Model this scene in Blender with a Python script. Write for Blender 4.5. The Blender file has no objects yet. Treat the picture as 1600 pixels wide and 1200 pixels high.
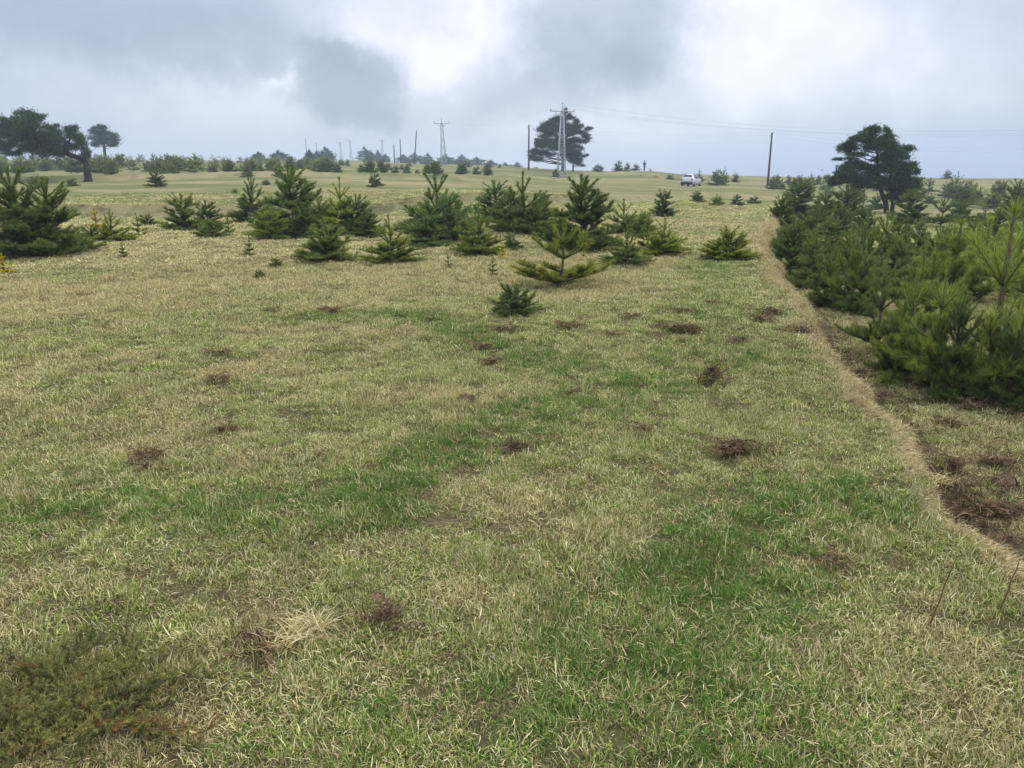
import bpy, bmesh, math, random
import numpy as np
from mathutils import Vector, Matrix, Euler

# ------------------------------------------------------------------ camera, sky, sun, exposure
SC = bpy.context.scene
COL = SC.collection
CAM_H = 1.6
PITCH = math.radians(15.2)
FPX = 1209.0                       # focal length in pixels of the 1600x1200 photograph
cam_d = bpy.data.cameras.new('camera')
cam_d.sensor_width = 36.0
cam_d.lens = 36.0 * FPX / 1600.0
cam_d.clip_start = 0.05
cam_d.clip_end = 6000.0
cam = bpy.data.objects.new('camera', cam_d)
COL.objects.link(cam)
cam.location = (0, 0, CAM_H)
cam.rotation_euler = (math.pi / 2 - PITCH, 0, 0)
SC.camera = cam

SUN_EL, SUN_AZ = math.radians(52), math.radians(25)     # azimuth clockwise from +Y (ahead, a little right)
sun_d = bpy.data.lights.new('sun', 'SUN')
sun_d.energy = 1.5
sun_d.angle = math.radians(11)
sun_d.color = (1.0, 0.96, 0.90)
sun = bpy.data.objects.new('sun', sun_d)
COL.objects.link(sun)
sv = Vector((math.sin(SUN_AZ) * math.cos(SUN_EL), math.cos(SUN_AZ) * math.cos(SUN_EL), math.sin(SUN_EL)))
sun.rotation_euler = sv.to_track_quat('Z', 'Y').to_euler()
sun.location = (20, 20, 40)

SC.view_settings.view_transform = 'Standard'
SC.view_settings.look = 'None'
SC.view_settings.exposure = 0.74
SC.view_settings.gamma = 1.0
SC.view_settings.use_curve_mapping = False
SC.render.engine = 'CYCLES'
SC.cycles.max_bounces = 4
SC.cycles.diffuse_bounces = 2
SC.cycles.transmission_bounces = 3
SC.cycles.volume_bounces = 1
SC.cycles.transparent_max_bounces = 8
SC.cycles.use_adaptive_sampling = False


def srgb(r, g, b):
    def f(c):
        c /= 255.0
        return c / 12.92 if c <= 0.04045 else ((c + 0.055) / 1.055) ** 2.4
    return (f(r), f(g), f(b), 1.0)


def azel(u, v):
    """direction (azimuth clockwise from +Y, elevation) of a photograph pixel"""
    x, y = (u - 800) / FPX, (600 - v) / FPX
    c, s = math.cos(PITCH), math.sin(PITCH)
    d = Vector((x, c + y * s, -s + y * c)).normalized()
    return math.atan2(d.x, d.y), math.asin(d.z)


class NT:
    """small helper to write node trees"""
    def __init__(self, tree):
        self.t = tree

    def n(self, typ, **kw):
        nd = self.t.nodes.new(typ)
        for k, v in kw.items():
            setattr(nd, k, v)
        return nd

    def link(self, a, b):
        self.t.links.new(a, b)

    def val(self, sock, v):
        if hasattr(v, 'is_output'):
            self.link(v, sock)
        else:
            sock.default_value = v

    def m(self, op, a, b=None, c=None, clamp=False):
        nd = self.n('ShaderNodeMath', operation=op, use_clamp=clamp)
        self.val(nd.inputs[0], a)
        if b is not None:
            self.val(nd.inputs[1], b)
        if c is not None:
            self.val(nd.inputs[2], c)
        return nd.outputs[0]

    def mix(self, f, a, b, blend='MIX'):
        nd = self.n('ShaderNodeMix', data_type='RGBA', blend_type=blend)
        self.val(nd.inputs['Factor'], f)
        self.val(nd.inputs[6], a)
        self.val(nd.inputs[7], b)
        return nd.outputs[2]

    def noise(self, vec, scale, detail=4.0, rough=0.55, dist=0.0, color=False):
        nd = self.n('ShaderNodeTexNoise')
        nd.inputs['Scale'].default_value = scale
        nd.inputs['Detail'].default_value = detail
        nd.inputs['Roughness'].default_value = rough
        nd.inputs['Distortion'].default_value = dist
        if vec is not None:
            self.link(vec, nd.inputs['Vector'])
        return nd.outputs['Color' if color else 'Fac']

    def ramp(self, fac, stops):
        nd = self.n('ShaderNodeValToRGB')
        cr = nd.color_ramp
        while len(cr.elements) < len(stops):
            cr.elements.new(0.5)
        for e, (p, c) in zip(cr.elements, stops):
            e.position = p
            e.color = c
        self.link(fac, nd.inputs[0])
        return nd.outputs[0]

    def maprange(self, v, a, b, c=0.0, d=1.0, smooth=True):
        nd = self.n('ShaderNodeMapRange', interpolation_type='SMOOTHSTEP' if smooth else 'LINEAR')
        self.val(nd.inputs[0], v)
        nd.inputs[1].default_value, nd.inputs[2].default_value = a, b
        nd.inputs[3].default_value, nd.inputs[4].default_value = c, d
        return nd.outputs[0]


world = bpy.data.worlds.new('World')
SC.world = world
world.use_nodes = True
world.cycles.sampling_method = 'MANUAL'
world.cycles.sample_map_resolution = 512
world.node_tree.nodes.clear()
W = NT(world.node_tree)
sky = W.n('ShaderNodeTexSky', sky_type='NISHITA', sun_disc=False)
sky.sun_elevation = SUN_EL
sky.sun_rotation = SUN_AZ
sky.altitude = 1500
tc = W.n('ShaderNodeTexCoord')
gen = tc.outputs['Generated']
warp = W.noise(gen, 6.5, 7.0, 0.62, color=True)
vs = W.n('ShaderNodeVectorMath', operation='SUBTRACT')
W.link(warp, vs.inputs[0]); vs.inputs[1].default_value = (0.5, 0.5, 0.5)
vsc = W.n('ShaderNodeVectorMath', operation='SCALE')
W.link(vs.outputs[0], vsc.inputs[0]); vsc.inputs['Scale'].default_value = 0.20
vadd = W.n('ShaderNodeVectorMath', operation='ADD')
W.link(gen, vadd.inputs[0]); W.link(vsc.outputs[0], vadd.inputs[1])
sep = W.n('ShaderNodeSeparateXYZ'); W.link(vadd.outputs[0], sep.inputs[0])
az = W.m('ARCTAN2', sep.outputs[0], sep.outputs[1])
el = W.m('ARCSINE', sep.outputs[2])
sep0 = W.n('ShaderNodeSeparateXYZ'); W.link(gen, sep0.inputs[0])
az0 = W.m('ARCTAN2', sep0.outputs[0], sep0.outputs[1])
el0 = W.m('ARCSINE', sep0.outputs[2])


def blob(u, v, ru, rv, amp, A=None, E=None, p=1.0):
    a0, e0 = azel(u, v)
    da = W.m('DIVIDE', W.m('SUBTRACT', A or az, a0), ru / 1253.0)
    de = W.m('DIVIDE', W.m('SUBTRACT', E or el, e0), rv / 1253.0)
    r2 = W.m('ADD', W.m('MULTIPLY', da, da), W.m('MULTIPLY', de, de))
    if p != 1.0:
        r2 = W.m('POWER', r2, p)
    return W.m('MULTIPLY', W.m('EXPONENT', W.m('MULTIPLY', r2, -1.0)), amp)


# cloud thickness: broad field of cloud everywhere plus the banks that stand in view
mp = W.n('ShaderNodeMapping'); mp.inputs['Scale'].default_value = (1, 1, 2.2)
W.link(gen, mp.inputs[0])
cl = W.noise(mp.outputs[0], 2.6, 7.0, 0.55, 0.4)
cl = W.m('MULTIPLY_ADD', cl, 0.5, 0.37)
for b in [(260, 20, 300, 80, -0.42, 1.8), (30, 90, 240, 120, -0.14), (572, 122, 96, 66, -0.40, 2.8), (520, 170, 150, 60, -0.08),
          (965, 30, 118, 90, -0.35, 2.6), (880, 118, 150, 52, -0.16, 1.5), (760, 150, 140, 40, -0.08), (1010, 140, 80, 50, -0.10),
          (1590, 70, 110, 140, -0.20), (1400, 190, 220, 40, -0.10), (1480, 20, 70, 40, -0.05),
          (755, 62, 95, 42, 0.30), (690, 95, 60, 36, 0.18), (600, 22, 90, 30, 0.20), (1165, 70, 100, 75, 0.17), (1130, 130, 90, 40, 0.10),
          (462, 112, 30, 14, 0.40), (1330, 120, 170, 60, 0.14), (360, 160, 120, 40, 0.12), (1000, 215, 130, 30, 0.16), (840, 215, 160, 25, 0.08)]:
    cl = W.m('ADD', cl, blob(b[0], b[1], b[2], b[3], b[4], p=b[5] if len(b) > 5 else 1.0))
fine = W.noise(gen, 16.0, 5.0, 0.6)
cl = W.m('MULTIPLY_ADD', W.m('SUBTRACT', fine, 0.5), 0.32, cl)
cloudc = W.ramp(cl, [(0.0, srgb(146, 153, 167)), (0.25, srgb(168, 174, 188)), (0.5, srgb(195, 199, 212)), (0.72, srgb(216, 218, 229)), (1.0, srgb(240, 241, 247))])
# bluer air to the left and low down
leftb = W.maprange(az0, math.radians(-50), math.radians(2), 0.55, 0.0)
lowb = W.maprange(el0, math.radians(-1.0), math.radians(5.0), 1.0, 0.0)
lowr = W.m('MULTIPLY', lowb, W.maprange(az0, math.radians(-5), math.radians(30), 0.25, 1.0))
cloudc = W.mix(leftb, cloudc, W.mix(0.62, cloudc, srgb(146, 168, 186)))
cloudc = W.mix(W.m('MULTIPLY', lowr, 0.85, clamp=True), cloudc, srgb(126, 152, 196))
# overcast sky: brighter overhead than at the horizon, (1 + 2 sin elevation), the usual law for a cloud deck
over = W.m('MULTIPLY_ADD', W.m('MAXIMUM', sep0.outputs[2], 0.0), 1.55, 0.78)
x10 = W.n('ShaderNodeVectorMath', operation='SCALE')
W.link(cloudc, x10.inputs[0]); W.link(W.m('MULTIPLY', over, 7.9), x10.inputs['Scale'])
x10 = x10.outputs[0]
skyc = W.mix(0.90, sky.outputs[0], x10)
bg = W.n('ShaderNodeBackground')
W.link(skyc, bg.inputs[0])
bg.inputs[1].default_value = 0.10
wo = W.n('ShaderNodeOutputWorld')
W.link(bg.outputs[0], wo.inputs[0])

# ------------------------------------------------------------------ helpers
RNG = np.random.default_rng(7)
R = math.radians


def new_mat(name):
    m = bpy.data.materials.new(name)
    m.use_nodes = True
    m.node_tree.nodes.clear()
    return m, NT(m.node_tree)


def mesh_np(name, V, F, mat=None, smooth=False, attrs=None):
    """mesh from numpy arrays; F is (n,3) or (n,4)"""
    V = np.asarray(V, dtype=np.float32); F = np.asarray(F, dtype=np.int32)
    me = bpy.data.meshes.new(name)
    me.vertices.add(len(V)); me.vertices.foreach_set('co', V.ravel())
    k = F.shape[1]
    me.loops.add(F.size); me.loops.foreach_set('vertex_index', F.ravel())
    me.polygons.add(len(F))
    me.polygons.foreach_set('loop_start', np.arange(0, F.size, k, dtype=np.int32))
    me.polygons.foreach_set('loop_total', np.full(len(F), k, dtype=np.int32))
    if smooth:
        me.polygons.foreach_set('use_smooth', np.ones(len(F), dtype=bool))
    for an, (typ, data) in (attrs or {}).items():
        a = me.attributes.new(an, typ, 'POINT')
        data = np.asarray(data, dtype=np.float32)
        a.data.foreach_set('color' if typ == 'FLOAT_COLOR' else ('vector' if typ == 'FLOAT_VECTOR' else 'value'), data.ravel())
    me.update(calc_edges=True)
    if mat:
        me.materials.append(mat)
    return me


def link(name, me, parent=None, loc=None, rot=None, scale=None):
    o = bpy.data.objects.new(name, me)
    COL.objects.link(o)
    if parent:
        o.parent = parent
    if loc is not None:
        o.location = loc
    if rot is not None:
        o.rotation_euler = rot
    if scale is not None:
        o.scale = scale
    return o


def tag(o, label=None, cat=None, group=None, kind=None):
    if label: o['label'] = label
    if cat: o['category'] = cat
    if group: o['group'] = group
    if kind: o['kind'] = kind
    return o


def empty(name, loc, rz=0.0, scale=None):
    o = bpy.data.objects.new(name, None)
    o.empty_display_size = 0.2
    COL.objects.link(o)
    o.location = loc
    o.rotation_euler = (0, 0, rz)
    if scale is not None:
        o.scale = scale
    return o


def tube_np(pts, rad, seg=6):
    """tapered tube along a polyline -> V, F(quads)"""
    pts = np.asarray(pts, float); n = len(pts)
    rad = np.broadcast_to(np.asarray(rad, float), (n,))
    t = np.gradient(pts, axis=0)
    t /= np.linalg.norm(t, axis=1, keepdims=True) + 1e-9
    ref = np.array([0.0, 0.0, 1.0]) if abs(t[:, 2]).mean() < 0.8 else np.array([1.0, 0.0, 0.0])
    a = np.cross(t, ref); a /= np.linalg.norm(a, axis=1, keepdims=True) + 1e-9
    b = np.cross(t, a)
    ang = np.linspace(0, 2 * np.pi, seg, endpoint=False)
    V = pts[:, None, :] + rad[:, None, None] * (np.cos(ang)[None, :, None] * a[:, None, :] + np.sin(ang)[None, :, None] * b[:, None, :])
    V = V.reshape(-1, 3)
    F = []
    for i in range(n - 1):
        for j in range(seg):
            k = (j + 1) % seg
            F.append((i * seg + j, i * seg + k, (i + 1) * seg + k, (i + 1) * seg + j))
    # end caps as quads/fans (degenerate-free): close with quads over the ring
    if seg == 4:
        F.append((3, 2, 1, 0)); e = (n - 1) * 4; F.append((e, e + 1, e + 2, e + 3))
    elif seg == 6:
        for e, fl in ((0, True), ((n - 1) * 6, False)):
            q = [(e, e + 1, e + 2, e + 3), (e, e + 3, e + 4, e + 5)]
            F += [x[::-1] for x in q] if fl else q
    elif seg == 8:
        for e, fl in ((0, True), ((n - 1) * 8, False)):
            q = [(e, e + 1, e + 2, e + 3), (e, e + 3, e + 4, e + 7), (e + 4, e + 5, e + 6, e + 7)]
            F += [x[::-1] for x in q] if fl else q
    return V, np.array(F)


class Acc:
    """collects V/F blocks"""
    def __init__(self):
        self.V, self.F, self.A, self.n = [], [], [], 0

    def add(self, V, F, a=None):
        self.V.append(np.asarray(V, float)); self.F.append(np.asarray(F) + self.n); self.n += len(V)
        if a is not None:
            self.A.append(np.asarray(a, float))

    def tube(self, pts, rad, seg=6):
        self.add(*tube_np(pts, rad, seg))

    def bar(self, p, q, w, d=None):
        """square bar"""
        self.add(*tube_np([p, q], [w * 0.7071, w * 0.7071], 4))

    def box(self, c, s, rot=None):
        c = np.array(c, float); s = np.array(s, float) / 2
        V = np.array([[x, y, z] for x in (-1, 1) for y in (-1, 1) for z in (-1, 1)], float) * s
        if rot is not None:
            V = V @ np.array(Euler(rot).to_matrix()).T
        F = [(0, 1, 3, 2), (4, 6, 7, 5), (0, 4, 5, 1), (2, 3, 7, 6), (0, 2, 6, 4), (1, 5, 7, 3)]
        self.add(V + c, F)

    def mesh(self, name, mat, smooth=False, attrs=None):
        return mesh_np(name, np.concatenate(self.V), np.concatenate(self.F), mat, smooth, attrs)


# value noise in the plane
_PERM = np.random.default_rng(3).random((256, 256))


def vnoise(x, y):
    xi = np.floor(x).astype(int); yi = np.floor(y).astype(int)
    fx = x - xi; fy = y - yi
    fx = fx * fx * (3 - 2 * fx); fy = fy * fy * (3 - 2 * fy)
    g = lambda i, j: _PERM[i & 255, j & 255]
    a = g(xi, yi) * (1 - fx) + g(xi + 1, yi) * fx
    b = g(xi, yi + 1) * (1 - fx) + g(xi + 1, yi + 1) * fx
    return a * (1 - fy) + b * fy


def fbm(x, y, o=4):
    s = 0; amp = 0.5; tot = 0
    for k in range(o):
        s = s + amp * vnoise(x * 2 ** k + 17.3 * k, y * 2 ** k - 9.1 * k); tot += amp; amp *= 0.5
    return s / tot


def sstep(t):
    t = np.clip(t, 0, 1)
    return t * t * (3 - 2 * t)


# ------------------------------------------------------------------ the lie of the land
def zpix(Y, v):
    """height at forward distance Y that shows at pixel row v"""
    return CAM_H + Y * math.tan(math.atan((600 - v) / FPX) - PITCH)


def flat_at(u, v, z=0.0):
    x, y = (u - 800) / FPX, (600 - v) / FPX
    c, s = math.cos(PITCH), math.sin(PITCH)
    d = np.array([x, c + y * s, -s + y * c])
    t = (z - CAM_H) / d[2]
    return d[0] * t, d[1] * t


B1_U = [-600, 0, 300, 600, 850, 1000, 1150, 1260, 2200]
B1_Y = [flat_at(800, v)[1] for v in (331, 331, 333, 330, 320, 312, 306, 303, 303)]
B1_H = [0.55, 0.55, 0.55, 0.52, 0.46, 0.42, 0.36, 0.08, 0.0]
B2_U = [-600, 0, 450, 800, 920, 2200]
B2_Y = [73, 73, 78, 88, 95, 95]
B2_H = [0.5, 0.5, 0.5, 0.45, 0.0, 0.0]
B3_U = [-600, 0, 450, 780, 880, 2200]
B3_Y = [115, 115, 118, 124, 126, 126]
B3_H = [0.5, 0.5, 0.6, 0.55, 0.0, 0.0]


def steps(U, Y, wob):
    z = 0
    for BU, BY, BH, w in ((B1_U, B1_Y, B1_H, 0.9), (B2_U, B2_Y, B2_H, 0.8), (B3_U, B3_Y, B3_H, 0.9)):
        z = z + np.interp(U, BU, BH) * sstep((Y - np.interp(U, BU, BY) - wob) / w)
    return z


TU = [-600, 0, 400, 560, 700, 875, 1007, 1082, 1200, 1380, 1600, 2200]
TY = [0, 20, 36, 55, 76, 107, 128, 143, 160, 210, 270, 400, 900]
T = {
    -600: [0, 0, .25, .75, 1.35, 2.0, 2.6, 3.0, 3.6, 5.0, 6.0, 5.0, -30],
    0: [0, 0, .25, .75, 1.35, 2.0, 2.6, 3.0, 3.6, 5.0, 6.0, 5.0, -30],
    400: [0, 0, .25, .75, 1.3, 1.9, 2.3, 2.7, 3.2, 4.6, 5.6, 6.0, -30],
    560: [0, 0, .25, .7, 1.2, 1.7, 2.1, 2.5, 3.0, 4.3, 5.4, 8.0, -30],
    700: [0, 0, .22, .55, 1.0, 1.5, 1.9, 2.2, 2.7, 3.9, 4.4, 3.5, -30],
    875: [0, 0, .15, .35, .6, .75, 1.05, 1.9, 2.4, 2.4, 1.0, -3, -40],
    1007: [0, 0, .1, .2, .25, .28, .85, 2.0, 2.05, 1.6, -1, -6, -45],
    1082: [0, 0, .05, .05, 0, -.1, .45, 1.35, 1.55, 1.0, -2, -8, -45],
    1200: [0, 0, -.1, -.2, -.25, -.25, .1, .6, .95, .8, -2, -8, -45],
    1380: [0, -.05, -.5, -1.0, -1.0, -.5, .05, .45, .85, .7, -2, -8, -45],
    1600: [0, -.05, -.5, -1.0, -1.0, -.6, -.1, .15, .45, .3, -3, -9, -45],
    2200: [0, -.05, -.5, -1.0, -1.1, -.8, -.5, -.3, 0, 0, -4, -10, -45],
}
TAB = np.array([T[u] for u in TU], float)
for i_, u_ in enumerate(TU):
    for j_, y_ in enumerate(TY):
        TAB[i_, j_] -= float(steps(np.array([u_]), np.array([float(y_)]), 0.0)[0])

# edge of the low bank that runs down the right-hand side of the field
EDGE_PX = [(1228, 318), (1208, 345), (1190, 380), (1212, 430), (1262, 505), (1312, 575), (1372, 645), (1432, 725), (1492, 800), (1556, 868), (1612, 915)]
EDGE = [flat_at(u, v) for u, v in EDGE_PX]
EDGE = EDGE + [(EDGE[-1][0] + 0.05, 1.6), (EDGE[-1][0] + 0.1, -3), (EDGE[-1][0] + 0.1, -900)]
_ey = np.array([p[1] for p in EDGE])[::-1]
_ex = np.array([p[0] for p in EDGE])[::-1]


def edge_x(y):
    return np.interp(y, _ey, _ex) + 0.10 * (vnoise(y * 1.1 + 40, y * 0 + 3) - 0.5) + 0.10 * (vnoise(y * 3.3, y * 0 + 8) - 0.5)


def bank_wob(x, y):
    return (fbm(x * 0.35, y * 0.35, 3) - 0.5) * 1.6


def H(x, y):
    x = np.asarray(x, float); y = np.asarray(y, float)
    yy = np.maximum(y, 0.3)
    U = np.clip(800 + 1253 * x / yy, -600, 2200)
    U = np.where(y < 4, 800 + (U - 800) * np.clip(y / 4, 0, 1), U)
    Yc = np.clip(np.where(y > 0, y, 0), 0, 899)
    iu = np.clip(np.searchsorted(TU, U, side='right') - 1, 0, len(TU) - 2)
    tu = np.array(TU, float)
    fu = sstep((U - tu[iu]) / (tu[iu + 1] - tu[iu]))
    ty = np.array(TY, float)
    iy = np.clip(np.searchsorted(TY, Yc, side='right') - 1, 0, len(TY) - 2)
    fy = (Yc - ty[iy]) / (ty[iy + 1] - ty[iy])
    a = TAB[iu, iy] * (1 - fy) + TAB[iu, iy + 1] * fy
    b = TAB[iu + 1, iy] * (1 - fy) + TAB[iu + 1, iy + 1] * fy
    z = a * (1 - fu) + b * fu
    r = np.hypot(x, y)
    wob = bank_wob(x, y)
    z = z + steps(U, Yc, wob)
    # right-hand bank
    fade = 1 - sstep((y - 26) / 22)
    dx = x - edge_x(y)
    prof = sstep((dx + 0.02) / (0.15 + 0.008 * np.maximum(y, 0)))
    lip = 0.03 * np.exp(-((dx + 0.10) / 0.12) ** 2)
    rut = -0.08 * np.exp(-((dx - 0.34) / 0.14) ** 2)
    z = z + fade * (-0.42 * prof + lip + rut)
    # unevenness of the turf
    z = z + 0.10 * (fbm(x * 0.45 + 5, y * 0.45, 3) - 0.5) * np.clip(r / 4, 0.25, 1.5)
    z = z + 0.030 * (fbm(x * 2.6, y * 2.6 + 9, 2) - 0.5) * np.clip(30 / np.maximum(r, 1), 0, 1)
    z = z + 0.014 * (vnoise(x * 11, y * 11) - 0.5) * np.clip(12 / np.maximum(r, 1), 0, 1)
    z = z + 0.5 * (fbm(x * 0.05, y * 0.05 + 3, 2) - 0.5) * sstep((r - 50) / 60)
    return z


_TT = np.geomspace(0.8, 900, 9000)


def at(u, v):
    """point of the land under a photograph pixel"""
    x, y = (u - 800) / FPX, (600 - v) / FPX
    c, s = math.cos(PITCH), math.sin(PITCH)
    d = np.array([x, c + y * s, -s + y * c]); d /= np.linalg.norm(d)
    P = d[None, :] * _TT[:, None]; P[:, 2] += CAM_H
    hit = np.nonzero(P[:, 2] <= H(P[:, 0], P[:, 1]))[0]
    k = hit[0] if len(hit) else np.argmin(P[:, 2] - H(P[:, 0], P[:, 1]))
    p = P[k]
    return Vector((p[0], p[1], float(H(p[0], p[1]))))


def at_depth(u, Y):
    X = (u - 800) / 1253.0 * Y
    return Vector((X, Y, float(H(X, Y))))


def px_m(p):
    """metres per photograph pixel at a point"""
    return ((p.y * math.cos(PITCH) + (CAM_H - p.z) * math.sin(PITCH))) / FPX


# heaps of dead bracken: u, v, width in photograph pixels, label, number of fronds
BRACKEN_ROWS = [
        (1150, 708, 74, 'reddish-brown heap of dead bracken right of centre, widest in the front field', 14),
        (806, 703, 44, 'small brown bracken heap on the green swath at centre', 9),
        (1008, 678, 36, 'brown bracken heap between the central and widest heaps', 9),
        (729, 629, 32, 'round dark bracken heap left of the green swath fork', 10),
        (900, 617, 27, 'small bracken heap just below the fork of green swaths', 8),
        (1116, 602, 52, 'pale brown bracken heap beside a thin upright stalk', 10),
        (768, 570, 36, 'flat pinkish-brown bracken patch below the lowest seedling', 8),
        (750, 546, 26, 'little dark bracken heap above the pinkish-brown patch', 7),
        (356, 677, 36, 'dark round bracken heap alone in the left field', 11),
        (236, 721, 62, 'wide low bracken patch lower left of the dark round heap', 11),
        (341, 597, 42, 'flat brown bracken patch in the left field far', 8),
        (345, 557, 52, 'faint straw-brown bracken patch, farthest of the left field', 6),
        (790, 520, 42, 'pale bracken patch just under the lowest seedling', 8),
        (885, 512, 48, 'low bracken row right of the lowest seedling', 8),
        (957, 526, 32, 'dark bracken heap in the middle of the far field row', 10),
        (1025, 513, 26, 'small bracken heap left of the darkest far heap', 7),
        (1072, 519, 60, 'darkest wide bracken heap in the far row', 12),
        (1153, 539, 36, 'dark bracken heap alone below the far row', 10),
        (1201, 492, 48, 'dark bracken heap near the bank edge, upper of a pair', 10),
        (1190, 503, 50, 'dark bracken heap near the bank edge, lower of a pair', 9),
        (1250, 522, 46, 'bracken heap lying against the straw lip of the bank', 9),
        (1066, 490, 36, 'bracken heap farthest right of the bright open pine', 8),
        (990, 497, 26, 'small bracken patch right of the far row start', 7),
        (1110, 477, 34, 'thin bracken strip behind the upper heaps', 6),
        (512, 490, 48, 'greyish bracken patch in the far left field', 7),
        (420, 489, 26, 'small dark bracken spot in the far left field', 6),
        (601, 982, 62, 'grey-brown upright dead fern nearest the camera, left of centre', 12),
        (390, 1005, 56, 'grey-brown flattened bracken beside the pale straw clump', 10),
        (1297, 888, 52, 'single curled brown fern lying on the lush grass at right', 6),
        (1490, 742, 44, 'upright reddish dead fern on the bank foot at right', 12),
        (1556, 727, 60, 'brown bracken heap on the lower ground at the right edge', 11),
        (1572, 806, 74, 'reddish bracken litter in the rut at the right edge', 13),
        (1478, 666, 44, 'faint brown bracken on the lower grass below the thicket', 8),
        (1590, 634, 42, 'rusty bracken heap at the foot of the thicket, right edge', 12),
        (1442, 606, 48, 'brown bracken under the front left of the thicket', 9),
        (1512, 640, 56, 'straw-brown bracken at the thicket foot, middle', 9),
        (1382, 622, 36, 'brown bracken strip at the bank foot before the thicket', 7),
        (1340, 585, 34, 'brown litter strip at the bank foot, farther up', 7)]

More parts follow.
